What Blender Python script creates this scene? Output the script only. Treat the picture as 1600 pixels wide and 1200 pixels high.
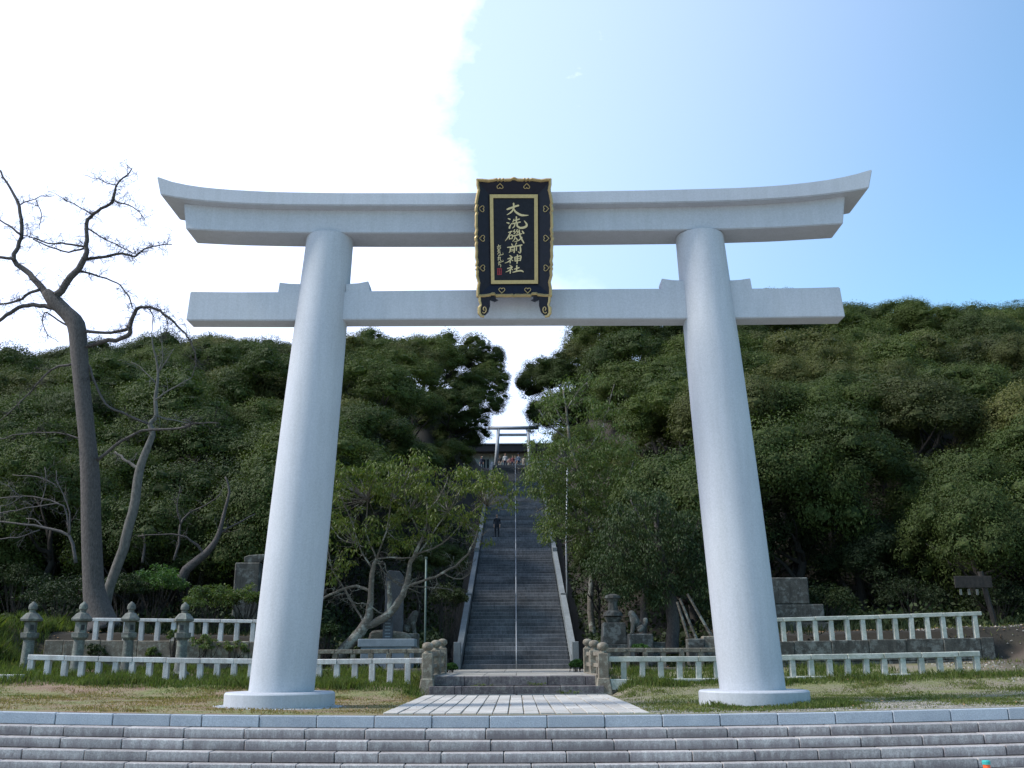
import bpy, bmesh, math, random
import numpy as np
from mathutils import Vector, Matrix, Euler
random.seed(7); RNG = np.random.default_rng(7)
for _o in list(bpy.data.objects): bpy.data.objects.remove(_o)
SC = bpy.context.scene; COL = SC.collection
D = math.radians

# ------------------------------------------------------------------ camera
F_PX = 1540.0; PITCH = 15.43; EYE = 1.1
cam_d = bpy.data.cameras.new('camera'); cam = bpy.data.objects.new('camera', cam_d); COL.objects.link(cam)
cam_d.sensor_fit = 'HORIZONTAL'; cam_d.sensor_width = 36.0; cam_d.lens = 36.0 * F_PX / 1600.0
cam_d.clip_start = 0.1; cam_d.clip_end = 6000
CAM_R = Matrix.Rotation(D(0.175), 3, 'Z') @ Matrix.Rotation(D(90 + PITCH), 3, 'X') @ Matrix.Rotation(D(-0.25), 3, 'Z')
cam.matrix_world = Matrix.Translation((0, 0, EYE)) @ CAM_R.to_4x4()
SC.camera = cam
CAM_O = Vector((0, 0, EYE)); CAM_RT = CAM_R.transposed()
def ray(px, py): return CAM_R @ Vector(((px - 800) / F_PX, -(py - 600) / F_PX, -1.0))
def atY(px, py, Y):
    d = ray(px, py); return CAM_O + d * (Y / d.y)
def atZ(px, py, Z):
    d = ray(px, py); return CAM_O + d * ((Z - EYE) / d.z)
def proj(p):
    q = CAM_RT @ (Vector(p) - CAM_O); return (800 + F_PX * q.x / -q.z, 600 - F_PX * q.y / -q.z)
def ppm(Y, py=600):                       # metres per photo pixel at distance Y
    d = ray(800, py); return Y / d.y / F_PX

# ------------------------------------------------------------------ sky and sun
SUN_AZ, SUN_EL = -98.0, 46.0              # azimuth from +Y, negative = to the left
w = bpy.data.worlds.new('World'); SC.world = w; w.use_nodes = True
wn, wl = w.node_tree.nodes, w.node_tree.links
wn.clear()
def N(nodes, t, **kw):
    n = nodes.new(t)
    for k, v in kw.items():
        if k in n.inputs: n.inputs[k].default_value = v
        else: setattr(n, k, v)
    return n
sky = N(wn, 'ShaderNodeTexSky', sky_type='NISHITA', sun_disc=False)
sky.sun_elevation = D(SUN_EL); sky.sun_rotation = D(SUN_AZ); sky.altitude = 0
sky.air_density = 1.0; sky.dust_density = 0.7; sky.ozone_density = 1.0
tc = N(wn, 'ShaderNodeTexCoord')
def vdot(vec):
    n = N(wn, 'ShaderNodeVectorMath', operation='DOT_PRODUCT'); n.inputs[1].default_value = vec
    wl.new(tc.outputs['Generated'], n.inputs[0]); return n.outputs['Value']
def mth(op, a, b=None, clamp=False):
    n = N(wn, 'ShaderNodeMath', operation=op, use_clamp=clamp)
    for i, v in enumerate((a, b)):
        if v is None: continue
        if isinstance(v, (int, float)): n.inputs[i].default_value = v
        else: wl.new(v, n.inputs[i])
    return n.outputs[0]
def wnoise(scale, det, rough, sx=(1, 1, 1)):
    mp = N(wn, 'ShaderNodeMapping'); mp.inputs['Scale'].default_value = sx
    wl.new(tc.outputs['Generated'], mp.inputs['Vector'])
    n = N(wn, 'ShaderNodeTexNoise'); n.inputs['Scale'].default_value = scale
    n.inputs['Detail'].default_value = det; n.inputs['Roughness'].default_value = rough
    wl.new(mp.outputs[0], n.inputs['Vector']); return n.outputs['Fac']
def smooth(v, a, b):
    n = N(wn, 'ShaderNodeMapRange', interpolation_type='SMOOTHSTEP'); wl.new(v, n.inputs['Value'])
    n.inputs['From Min'].default_value = a; n.inputs['From Max'].default_value = b; return n.outputs[0]
def dirv(az, el): return (math.sin(D(az)) * math.cos(D(el)), math.cos(D(az)) * math.cos(D(el)), math.sin(D(el)))
bank = vdot(dirv(-66, 31))
n1 = wnoise(3.2, 9, 0.58, (1, 1, 1.6))
n2 = wnoise(11, 8, 0.62, (1, 1, 1.4))
bank_n = mth('ADD', mth('ADD', bank, mth('MULTIPLY', mth('SUBTRACT', n1, 0.5), 0.36)), mth('MULTIPLY', mth('SUBTRACT', n2, 0.5), 0.12))
bank_m = smooth(bank_n, 0.515, 0.635)
thin = mth('MULTIPLY', smooth(wnoise(2.2, 8, 0.6, (1, 1, 2.2)), 0.55, 0.80), 0.16)
low = mth('MULTIPLY', smooth(mth('ADD', vdot(dirv(-24, 6)), mth('MULTIPLY', mth('SUBTRACT', n1, 0.5), 0.5)), 0.70, 0.99), 0.9)
glare = mth('MULTIPLY', smooth(bank, 0.0, 0.70), 0.52)
wisp = mth('MULTIPLY', mth('MULTIPLY', smooth(wnoise(6.5, 10, 0.66, (1, 1, 2.0)), 0.46, 0.70), smooth(bank, 0.44, 0.54)), 0.75)
bank_m = mth('MAXIMUM', bank_m, wisp)
m = mth('MAXIMUM', mth('MAXIMUM', bank_m, thin), mth('MAXIMUM', low, glare))
SKY_K = 0.15
cl_mix = N(wn, 'ShaderNodeMix', data_type='RGBA')
cl_mix.inputs[7].default_value = (5.5, 6.3, 8.5, 1)
wl.new(m, cl_mix.inputs[0])
tint = N(wn, 'ShaderNodeMix', data_type='RGBA', blend_type='MULTIPLY'); tint.inputs[0].default_value = 1
tint.inputs[7].default_value = (0.81, 1.12, 1.17, 1)
wl.new(sky.outputs[0], tint.inputs[6]); wl.new(tint.outputs[2], cl_mix.inputs[6])
bg = N(wn, 'ShaderNodeBackground'); bg.inputs['Strength'].default_value = SKY_K
wl.new(cl_mix.outputs[2], bg.inputs['Color'])
wo = N(wn, 'ShaderNodeOutputWorld'); wl.new(bg.outputs[0], wo.inputs['Surface'])

sun_d = bpy.data.lights.new('sun', 'SUN'); sun = bpy.data.objects.new('sun', sun_d); COL.objects.link(sun)
sun_d.energy = 3.1; sun_d.angle = D(9.0); sun_d.color = (1.0, 0.96, 0.91)
sun.rotation_euler = (Vector(dirv(SUN_AZ, SUN_EL))).to_track_quat('Z', 'Y').to_euler()
sun.location = (-60, 20, 80)
SC.view_settings.view_transform = 'Standard'; SC.view_settings.look = 'None'
SC.view_settings.gamma = 1.0; SC.view_settings.use_curve_mapping = False
SC.view_settings.exposure = 0.6
SC.cycles.max_bounces = 5; SC.cycles.diffuse_bounces = 3; SC.cycles.transmission_bounces = 3
SC.cycles.use_denoising = True

# ------------------------------------------------------------------ materials
def new_mat(name):
    mt = bpy.data.materials.new(name); mt.use_nodes = True
    nt = mt.node_tree; nt.nodes.clear()
    out = nt.nodes.new('ShaderNodeOutputMaterial'); b = nt.nodes.new('ShaderNodeBsdfPrincipled')
    nt.links.new(b.outputs[0], out.inputs[0]); return mt, nt, b, out
def ramp(nt, fac, stops):
    r = nt.nodes.new('ShaderNodeValToRGB'); e = r.color_ramp.elements
    while len(e) < len(stops): e.new(0.5)
    for i, (p, c) in enumerate(stops): e[i].position = p; e[i].color = (*c, 1)
    nt.links.new(fac, r.inputs[0]); return r.outputs[0]
def noise(nt, vec, scale, det=4, rough=0.55, stretch=None):
    if stretch:
        mp = nt.nodes.new('ShaderNodeMapping'); mp.inputs['Scale'].default_value = stretch
        nt.links.new(vec, mp.inputs[0]); vec = mp.outputs[0]
    n = nt.nodes.new('ShaderNodeTexNoise'); n.inputs['Scale'].default_value = scale
    n.inputs['Detail'].default_value = det; n.inputs['Roughness'].default_value = rough
    nt.links.new(vec, n.inputs['Vector']); return n.outputs['Fac']
def mix(nt, fac, a, b, mode='MIX'):
    n = nt.nodes.new('ShaderNodeMix'); n.data_type = 'RGBA'; n.blend_type = mode
    for i, v in ((0, fac), (6, a), (7, b)):
        if isinstance(v, (int, float)): n.inputs[i].default_value = v
        elif isinstance(v, tuple): n.inputs[i].default_value = (*v, 1) if len(v) == 3 else v
        else: nt.links.new(v, n.inputs[i])
    return n.outputs[2]
def bump(nt, b, h, strength, dist=0.02):
    n = nt.nodes.new('ShaderNodeBump'); n.inputs['Strength'].default_value = strength
    n.inputs['Distance'].default_value = dist
    nt.links.new(h, n.inputs['Height']); nt.links.new(n.outputs[0], b.inputs['Normal'])
def vecs(nt):
    g = nt.nodes.new('ShaderNodeNewGeometry'); return g.outputs['Position']
def objrand(nt):
    return nt.nodes.new('ShaderNodeObjectInfo').outputs['Random']
def stone_mat(name, c1, c2, scale=3.0, speck=0.25, speck_scale=60, rough=0.85, streak=None, patch=None, rnd=0.25, bmp=0.35, foot=None):
    """mottled stone: c1..c2 slow variation, fine speckle, optional vertical streak stain and lichen patch (colour, amount)"""
    mt, nt, b, out = new_mat(name); v = vecs(nt)
    c = ramp(nt, noise(nt, v, scale, 5, 0.6), [(0.3, c1), (0.7, c2)])
    sp = ramp(nt, noise(nt, v, speck_scale, 2, 0.7), [(0.35, (1 - speck,) * 3), (0.65, (1 + speck * .5,) * 3)])
    c = mix(nt, 1.0, c, sp, 'MULTIPLY')
    if streak:
        s = ramp(nt, noise(nt, v, 1.0, 5, 0.65, (9, 9, 1.3)), [(0.42, (0, 0, 0)), (0.68, (1, 1, 1))])
        c = mix(nt, mix(nt, 1.0, s, (streak[1],) * 3, 'MULTIPLY'), c, streak[0])
    if foot:                               # grime that gathers at the foot of each riser, ragged
        tcn = nt.nodes.new('ShaderNodeTexCoord'); sx = nt.nodes.new('ShaderNodeSeparateXYZ'); nt.links.new(tcn.outputs['Generated'], sx.inputs[0])
        nn = noise(nt, v, 1.0, 6, .75, (16, 16, 4)); nb = noise(nt, v, 1.1, 3, .6)
        def mt_(op, a, b_):
            q = nt.nodes.new('ShaderNodeMath'); q.operation = op
            for i_, v_ in enumerate((a, b_)):
                if isinstance(v_, (int, float)): q.inputs[i_].default_value = v_
                else: nt.links.new(v_, q.inputs[i_])
            return q.outputs[0]
        k_ = mt_('SUBTRACT', mt_('ADD', mt_('MULTIPLY', nn, 1.5), mt_('MULTIPLY', nb, 1.1)), mt_('ADD', mt_('MULTIPLY', sx.outputs[2], .75), .55))
        c = mix(nt, ramp(nt, k_, [(0.2, (0, 0, 0)), (0.62, (foot[1],) * 3)]), c, foot[0])
    if patch:
        s = ramp(nt, noise(nt, v, patch[2], 6, 0.7), [(0.5, (0, 0, 0)), (0.62, (1, 1, 1))])
        c = mix(nt, mix(nt, 1.0, s, (patch[1],) * 3, 'MULTIPLY'), c, patch[0])
    if rnd:
        rr = ramp(nt, objrand(nt), [(0.0, (1 - rnd,) * 3), (1.0, (1 + rnd * .6,) * 3)])
        c = mix(nt, 1.0, c, rr, 'MULTIPLY')
    nt.links.new(c, b.inputs['Base Color']); b.inputs['Roughness'].default_value = rough
    bump(nt, b, noise(nt, v, speck_scale * .5, 4, 0.7), bmp, 0.01)
    return mt
def flat_mat(name, c, rough=0.6, metal=0.0, var=0.15, scale=8):
    mt, nt, b, out = new_mat(name); v = vecs(nt)
    cc = ramp(nt, noise(nt, v, scale, 4, .6), [(0.3, tuple(x * (1 - var) for x in c)), (0.7, tuple(min(1, x * (1 + var)) for x in c))])
    nt.links.new(cc, b.inputs['Base Color']); b.inputs['Roughness'].default_value = rough; b.inputs['Metallic'].default_value = metal
    return mt
def leaf_mat(name, c1, c2, c3=None, trans=0.25, rough=0.5, tone=0.35):
    mt, nt, b, out = new_mat(name); v = vecs(nt)
    c = ramp(nt, noise(nt, v, 1.3, 3, 0.6), [(0.3, c1), (0.7, c2)])
    if c3: c = mix(nt, ramp(nt, noise(nt, v, 9.0, 2, 0.6), [(0.55, (0, 0, 0)), (0.72, (1, 1, 1))]), c, c3)
    f = ramp(nt, noise(nt, v, 14, 1, 0.5), [(0.3, (0.65,) * 3), (0.7, (1.35,) * 3)])
    c = mix(nt, 1.0, c, f, 'MULTIPLY')
    rr = ramp(nt, objrand(nt), [(0.0, (1 - tone, 1 - tone * .9, 1 - tone)), (0.5, (1.0, 1.0, 0.9)), (1.0, (1 + tone * 1.1, 1 + tone * .8, 1 + tone * .2))])
    c = mix(nt, 1.0, c, rr, 'MULTIPLY')
    nt.links.new(c, b.inputs['Base Color']); b.inputs['Roughness'].default_value = rough; b.inputs['Specular IOR Level'].default_value = .22
    t = nt.nodes.new('ShaderNodeBsdfTranslucent'); nt.links.new(mix(nt, 1.0, c, (1.3, 1.5, .6), 'MULTIPLY'), t.inputs[0])
    ms = nt.nodes.new('ShaderNodeMixShader'); ms.inputs[0].default_value = trans
    nt.links.new(b.outputs[0], ms.inputs[1]); nt.links.new(t.outputs[0], ms.inputs[2]); nt.links.new(ms.outputs[0], out.inputs[0])
    return mt
def bark_mat(name, c1, c2, scale=6, stretch=(3, 3, 1), bmp=.9, lichen=None):
    mt, nt, b, out = new_mat(name); v = vecs(nt)
    h = noise(nt, v, scale, 6, 0.7, stretch)
    c = ramp(nt, h, [(0.32, c1), (0.68, c2)])
    if lichen:
        c = mix(nt, ramp(nt, noise(nt, v, 2.3, 6, .75), [(0.52, (0, 0, 0)), (0.6, (.8,) * 3)]), c, lichen)
    nt.links.new(c, b.inputs['Base Color']); b.inputs['Roughness'].default_value = .95
    bump(nt, b, h, bmp, 0.03); return mt

M = {}
def torii_mat():
    mt, nt, b, out = new_mat('white_granite_coating'); v = vecs(nt)
    fine = noise(nt, v, 26, 3, 0.8)
    c = ramp(nt, fine, [(0.36, (.365, .38, .405)), (0.5, (.40, .416, .442)), (0.64, (.432, .448, .474))])
    big = ramp(nt, noise(nt, v, 0.7, 5, .6), [(0.3, (.95, .95, .96)), (0.7, (1.03, 1.03, 1.02))])
    c = mix(nt, 1.0, c, big, 'MULTIPLY')
    st = ramp(nt, noise(nt, v, 1.0, 5, .7, (5, 5, .5)), [(0.35, (.93, .93, .92)), (0.6, (1.01, 1.01, 1.01))]); c = mix(nt, 1.0, c, st, 'MULTIPLY')
    nt.links.new(c, b.inputs['Base Color']); b.inputs['Roughness'].default_value = .72
    bump(nt, b, fine, .25, .006); return mt
M['torii'] = torii_mat()
M['granite'] = stone_mat('grey_granite', (.30, .33, .37), (.38, .41, .44), 2, .22, 45, .7, rnd=.12)
M['step'] = stone_mat('stained_step_stone', (.31, .29, .28), (.43, .41, .39), 2.5, .3, 40, .85, streak=((.15, .12, .13), .5), rnd=.2, foot=((.13, .105, .108), .7))
M['paving'] = stone_mat('pale_paving_stone', (.34, .325, .295), (.45, .43, .39), 1.5, .15, 35, .8, patch=((.34, .30, .25), .5, 1.6), rnd=.16)
M['old'] = stone_mat('lichened_old_stone', (.085, .088, .078), (.165, .165, .145), 4, .3, 40, .92, patch=((.24, .265, .215), .55, 7), rnd=.2, bmp=.6)
M['brown'] = stone_mat('brown_weathered_stone', (.12, .10, .075), (.21, .18, .135), 4, .3, 40, .92, patch=((.33, .33, .27), .45, 8), rnd=.15, bmp=.5)
M['mossy'] = stone_mat('mossy_shaded_stone', (.045, .045, .038), (.10, .095, .08), 2.2, .35, 30, .95, streak=((.02, .02, .018), .7), patch=((.21, .22, .2), .55, 3.4), rnd=.2, bmp=.6)  # mossy stone; on the monuments its dark tone stands in for tree shade
M['gatestep'] = stone_mat('purple_stained_stone', (.095, .08, .085), (.17, .15, .15), 3, .35, 30, .9, streak=((.04, .035, .04), .7), patch=((.26, .26, .22), .4, 9), rnd=.15)
M['landing'] = stone_mat('worn_landing_stone', (.20, .19, .16), (.34, .32, .28), 1.1, .25, 30, .9, rnd=.2)
M['stair'] = stone_mat('damp_stair_stone', (.080, .082, .086), (.20, .203, .21), .8, .3, 25, .75, streak=((.03, .032, .035), .6), rnd=.3)
M['stringer'] = stone_mat('pale_stringer_stone', (.13, .15, .16), (.22, .245, .25), 1.2, .2, 30, .85, streak=((.12, .13, .12), .5), rnd=.1)
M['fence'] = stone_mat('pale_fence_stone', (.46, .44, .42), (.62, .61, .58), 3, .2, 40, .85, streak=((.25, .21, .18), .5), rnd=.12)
M['fence_greenish'] = stone_mat('greenish_fence_stone', (.36, .37, .32), (.53, .53, .47), 3, .22, 40, .88, patch=((.20, .23, .16), .5, 5), rnd=.12)  # greenish stone with darker green patches, used on the right-hand fences
M['plinth'] = stone_mat('blue_grey_plinth', (.16, .185, .20), (.24, .265, .28), 3, .15, 40, .7, rnd=.08)
M['stele'] = stone_mat('slate_stele', (.045, .05, .058), (.09, .095, .105), 2, .25, 20, .7, rnd=.08)
M['gold'] = flat_mat('gilded_wood', (.42, .31, .14), .42, .45, .12, 20)
M['gold_letter'] = flat_mat('gilded_letter', (.56, .45, .24), .5, .25, .12, 30)
M['lacquer'] = flat_mat('blue_black_lacquer', (.008, .009, .018), .4, 0, .2, 12)
M['panel'] = stone_mat('dark_panel', (.006, .007, .012), (.012, .014, .022), 12, .5, 90, .45, rnd=0)
for _n in ('panel', 'lacquer'):
    for _b in M[_n].node_tree.nodes:
        if _b.type == 'BSDF_PRINCIPLED': _b.inputs['Specular IOR Level'].default_value = .2
M['red'] = flat_mat('red_seal', (.30, .02, .03), .6)
M['steel'] = flat_mat('galvanised_tube', (.40, .42, .44), .55, .2)
M['bronze'] = flat_mat('verdigris_post', (.09, .13, .115), .6, .2)
M['torii_far'] = flat_mat('blue_grey_torii_stone', (.38, .41, .44), .8, 0, .12, 2)
M['roof'] = flat_mat('grey_roof', (.30, .33, .36), .5)
M['fascia'] = flat_mat('brown_fascia', (.05, .037, .034), .7)
M['wall'] = flat_mat('cream_green_wall', (.70, .72, .62), .8, 0, .12, 1.5)
M['dark'] = flat_mat('dark_opening', (.012, .012, .012), .6)
M['orange'] = flat_mat('orange_plastic', (.75, .10, .02), .45)
M['teal'] = flat_mat('teal_plastic', (.03, .33, .30), .45)
M['bark_big'] = bark_mat('grey_brown_bark', (.038, .032, .030), (.11, .094, .084), 9, (2.2, 2.2, 1), 1.0)
M['bark_pale'] = bark_mat('pale_grey_bark', (.07, .065, .058), (.165, .155, .135), 6, (2, 2, 1), .7)
M['bark_cherry'] = bark_mat('mottled_cherry_bark', (.06, .05, .04), (.15, .13, .10), 5, (1, 1, 3), .7, lichen=(.30, .30, .25))
M['bark_dark'] = bark_mat('dark_bark', (.012, .010, .008), (.036, .030, .025), 5, (2, 2, 1), .8)
M['twig'] = bark_mat('bare_twig', (.07, .06, .055), (.14, .12, .11), 5)
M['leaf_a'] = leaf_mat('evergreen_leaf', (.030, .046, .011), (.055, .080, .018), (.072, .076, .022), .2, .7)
M['leaf_b'] = leaf_mat('olive_evergreen_leaf', (.043, .052, .016), (.072, .083, .025), (.09, .08, .035), .2, .7)
M['leaf_c'] = leaf_mat('cherry_leaf', (.080, .115, .020), (.135, .165, .034), (.15, .11, .035), .3)
M['leaf_d'] = leaf_mat('thin_canopy_leaf', (.062, .095, .028), (.10, .135, .04), (.12, .10, .045), .3)
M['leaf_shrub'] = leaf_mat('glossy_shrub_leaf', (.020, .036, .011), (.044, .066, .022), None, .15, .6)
M['bamboo'] = leaf_mat('bamboo_grass_leaf', (.03, .07, .02), (.06, .12, .04), None, .3)
M['leaf_shaded'] = leaf_mat('shade_painted_leaf', (.014, .024, .008), (.030, .045, .014), None, .12, .7)  # darker copy of the evergreen leaf; woodland shade is put into the colour
M['pebble'] = flat_mat('mixed_pebble', (.24, .22, .19), .9, 0, .5, 6)
M['grass'] = leaf_mat('tall_grass', (.058, .088, .022), (.105, .135, .038), (.15, .13, .06), .35, .6, 0)
M['turf'] = leaf_mat('short_turf', (.085, .115, .03), (.15, .16, .055), (.24, .19, .10), .35, .7, 0)
M['dry'] = leaf_mat('dry_turf', (.20, .145, .075), (.25, .19, .10), (.12, .14, .045), .3, .8, 0)
def ground_mat():
    mt, nt, b, out = new_mat('earth_and_turf'); v = vecs(nt)
    sep = nt.nodes.new('ShaderNodeSeparateXYZ'); nt.links.new(v, sep.inputs[0])
    soil = ramp(nt, noise(nt, v, 1.1, 6, .65), [(0.35, (.16, .10, .065)), (0.65, (.26, .19, .12))])
    grav = ramp(nt, noise(nt, v, 14, 3, .8), [(0.3, (.15, .13, .11)), (0.7, (.30, .28, .24))])
    turf = ramp(nt, noise(nt, v, 6, 4, .7), [(0.3, (.085, .10, .03)), (0.7, (.17, .17, .06))])
    def mr(sock, a, bb, name='X'):
        n = nt.nodes.new('ShaderNodeMapRange'); n.interpolation_type = 'SMOOTHSTEP'; n.inputs['From Min'].default_value = a; n.inputs['From Max'].default_value = bb
        nt.links.new(sock, n.inputs[0]); return n.outputs[0]
    right = mr(sep.outputs[0], -2.0, 3.0)
    mbig = ramp(nt, noise(nt, v, .55, 6, .7), [(0.42, (0, 0, 0)), (0.6, (1, 1, 1))])
    fr = mr(sep.outputs[1], 20.6, 22.0); gsel = mix(nt, right, soil, mix(nt, fr, grav, (.17, .145, .10)))
    c = mix(nt, mbig, gsel, turf)
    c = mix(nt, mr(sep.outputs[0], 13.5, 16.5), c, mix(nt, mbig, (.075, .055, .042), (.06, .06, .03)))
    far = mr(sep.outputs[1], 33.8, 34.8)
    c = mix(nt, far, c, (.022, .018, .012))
    nt.links.new(c, b.inputs['Base Color']); b.inputs['Roughness'].default_value = 1
    bump(nt, b, noise(nt, v, 25, 4, .7), .8, .02); return mt
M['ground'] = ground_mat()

# ------------------------------------------------------------------ mesh helpers
class MB:
    def __init__(s): s.v = []; s.f = []
    def add(s, vs, fs):
        n = len(s.v); s.v.extend([tuple(p) for p in vs]); s.f.extend([tuple(i + n for i in f) for f in fs]); return s
    def box(s, c, d, R=None, taper=(1, 1)):
        hx, hy, hz = d[0] / 2, d[1] / 2, d[2] / 2; vs = []
        for z in (-1, 1):
            tx, ty = (taper if z > 0 else (1, 1))
            for x, y in ((-1, -1), (1, -1), (1, 1), (-1, 1)):
                p = Vector((x * hx * tx, y * hy * ty, z * hz))
                if R is not None: p = R @ p
                vs.append(p + Vector(c))
        return s.add(vs, [(0, 3, 2, 1), (4, 5, 6, 7), (0, 1, 5, 4), (1, 2, 6, 5), (2, 3, 7, 6), (3, 0, 4, 7)])
    def tube(s, pts, rad, n=8, cap=True):
        pts = [Vector(p) for p in pts]; m = len(pts)
        if isinstance(rad, (int, float)): rad = [rad] * m
        base = len(s.v); up = None
        for i, p in enumerate(pts):
            t = (pts[min(i + 1, m - 1)] - pts[max(i - 1, 0)]).normalized()
            if up is None:
                up = Vector((0, 0, 1)) if abs(t.z) < .9 else Vector((1, 0, 0))
            a = t.cross(up).normalized(); bb = t.cross(a).normalized(); up = -bb if up.dot(-bb) > 0 else bb
            for k in range(n):
                an = 2 * math.pi * k / n; s.v.append(tuple(p + (a * math.cos(an) + up * math.sin(an)) * rad[i]))
        for i in range(m - 1):
            for k in range(n):
                a0 = base + i * n + k; a1 = base + i * n + (k + 1) % n
                s.f.append((a0, a1, a1 + n, a0 + n))
        if cap:
            s.f.append(tuple(base + k for k in reversed(range(n)))); s.f.append(tuple(base + (m - 1) * n + k for k in range(n)))
        return s
    def lathe(s, prof, n=16, c=(0, 0, 0), ax=1.0, rot=0.0):
        base = len(s.v)
        for r, z in prof:
            for k in range(n):
                an = 2 * math.pi * k / n + rot; s.v.append((c[0] + r * math.cos(an), c[1] + r * math.sin(an) * ax, c[2] + z))
        for i in range(len(prof) - 1):
            for k in range(n):
                a0 = base + i * n + k; a1 = base + i * n + (k + 1) % n
                s.f.append((a0, a1, a1 + n, a0 + n))
        s.f.append(tuple(base + k for k in reversed(range(n)))); s.f.append(tuple(base + (len(prof) - 1) * n + k for k in range(n)))
        return s
    def prism(s, poly, y0, y1):              # poly in (x,z), extruded along y
        n = len(poly); vs = [(x, y0, z) for x, z in poly] + [(x, y1, z) for x, z in poly]
        area = sum(poly[i][0] * poly[(i + 1) % n][1] - poly[(i + 1) % n][0] * poly[i][1] for i in range(n))
        fs = [tuple(range(n)), tuple(range(2 * n - 1, n - 1, -1))] + [(i, i + n, (i + 1) % n + n, (i + 1) % n) for i in range(n)]
        if area < 0: fs = [tuple(reversed(f)) for f in fs]
        return s.add(vs, fs)
    def mesh(s, name, mat=None, smooth=False, bevel=0):
        me = bpy.data.meshes.new(name); me.from_pydata(s.v, [], s.f)
        if bevel:
            bm = bmesh.new(); bm.from_mesh(me); bmesh.ops.bevel(bm, geom=[e for e in bm.edges if e.is_manifold and e.calc_face_angle(0) > .5], offset=bevel, segments=1, affect='EDGES'); bm.to_mesh(me); bm.free()
        if mat: me.materials.append(M[mat] if isinstance(mat, str) else mat)
        if smooth: me.polygons.foreach_set('use_smooth', [True] * len(me.polygons))
        me.update(); return me
def link(name, me, parent=None, loc=None, rot=None, scale=None):
    o = bpy.data.objects.new(name, me); COL.objects.link(o)
    if parent: o.parent = parent
    if loc is not None: o.location = loc
    if rot is not None: o.rotation_euler = rot
    if scale is not None: o.scale = scale
    return o
def part(name, mb, mat, parent, smooth=False, bevel=0, label=None, **kw):
    o = link(name, mb.mesh(name, mat, smooth, bevel), parent, **kw)
    if label: o['label'] = label
    return o
def thing(name, label, cat, loc=(0, 0, 0), group=None, rot=None):
    o = link(name, None, None, loc, rot); o['label'] = label; o['category'] = cat
    if group: o['group'] = group
    return o
def tag(o, label=None, cat=None, group=None, kind=None):
    for k, v in (('label', label), ('category', cat), ('group', group), ('kind', kind)):
        if v: o[k] = v
    return o
def sharp_auto(o, ang=40):
    me = o.data; me.polygons.foreach_set('use_smooth', [True] * len(me.polygons))
    try: me.set_sharp_from_angle(angle=D(ang))
    except Exception: pass
def sstep(a, b, x):
    t = np.clip((x - a) / (b - a), 0, 1); return t * t * (3 - 2 * t)
def bz(x):                                   # the plaza dishes up slightly towards its sides
    return 0.135 * (np.minimum(np.abs(x), 16) / 10.4) ** 2
def quads_mesh(name, V, nper, mat, smooth=False):
    """V: (n*nper,3) array, faces of nper consecutive verts"""
    n = len(V) // nper; me = bpy.data.meshes.new(name)
    me.vertices.add(len(V)); me.vertices.foreach_set('co', V.astype(np.float32).ravel())
    me.loops.add(len(V)); me.loops.foreach_set('vertex_index', np.arange(len(V), dtype=np.int32))
    me.polygons.add(n); me.polygons.foreach_set('loop_start', np.arange(0, len(V), nper, dtype=np.int32))
    me.polygons.foreach_set('loop_total', np.full(n, nper, dtype=np.int32))
    me.materials.append(M[mat]); me.update(calc_edges=True); return me
# ------------------------------------------------------------------ terrain
ST_Y0, ST_Z0, ST_SL = 45.5, 0.54, 0.334
ST_N = 105; ST_R = 0.2; ST_T = ST_R / ST_SL
ST_Y1 = ST_Y0 + ST_N * ST_T; ST_Z1 = ST_Z0 + ST_N * ST_R
def stair_z(Y): return ST_Z0 + ST_SL * (np.clip(Y, ST_Y0, ST_Y1) - ST_Y0)
def canopy(X, Y):
    t = np.interp(Y, [36, 42, 50, 60, 70, 80, 90, 100, 112], [.10, .135, .20, .262, .305, .335, .358, .374, .372])
    k = np.where(X < 0, .905, 1.0)
    k = k * (1 - .10 * sstep(-30, -60, X) ) 
    return 1.1 + Y * t * k
def terrain(X, Y):
    X = np.asarray(X, float); Y = np.asarray(Y, float); ax = np.abs(X)
    z = bz(X) * (1 - sstep(34, 40, Y))
    z = z + .30 * sstep(26.8, 29.6, Y) * sstep(2.75, 3.3, ax)
    z = z + .25 * sstep(30.5, 34, Y)
    z = z + 1.15 * sstep(34.3, 34.9, Y) * sstep(7.3, 8.6, ax)
    # left mound and right bank outside the terrace walls
    z = z + sstep(-15.6, -18.5, X) * (1.5 * sstep(27.5, 33, Y)) * (1 - .9 * sstep(34.3, 34.9, Y))
    z = z + sstep(16.4, 18.0, X) * (1.0 * sstep(27, 34, Y)) * (1 - .9 * sstep(34.3, 34.9, Y))
    z = z + .06 * np.clip(Y - 35, 0, 10)
    hill = canopy(X, Y) - 8.0
    side = sstep(3.2, 9, ax)
    hz = np.maximum(hill, stair_z(Y) * .9 + .3)
    h = stair_z(Y) - .4 + (hz - (stair_z(Y) - .4)) * side
    z = z + (np.maximum(h, z) - z) * sstep(40, 50, Y)
    z = np.where(((ax < 2.45) | ((ax < 3.0) & (Y > 36))) & (Y > 29.2) & (Y < 46.2), -.3, z)
    z = np.where((ax < 2.95) & (Y >= 46.2), stair_z(Y) - .5, z)
    z = z + (ST_Z1 - .02 - z) * sstep(ST_Y1 + .2, ST_Y1 + 1.0, Y) * (1 - sstep(14, 20, ax))
    z = z + .03 * np.sin(X * 1.7 + 1.3 * np.sin(Y * .9)) * np.sin(Y * 1.3) * sstep(3, 5, ax) * sstep(26, 30, Y)
    return z
xs = np.concatenate([np.arange(-95, -22, 2.0), np.arange(-22, -3.4, .5), np.array([-3.4, -3.01, -2.99, -2.75, -2.46, -2.44, 0, 2.44, 2.46, 2.75, 2.99, 3.01, 3.4]), np.arange(3.9, 22, .5), np.arange(22, 95.1, 2.0)])
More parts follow.
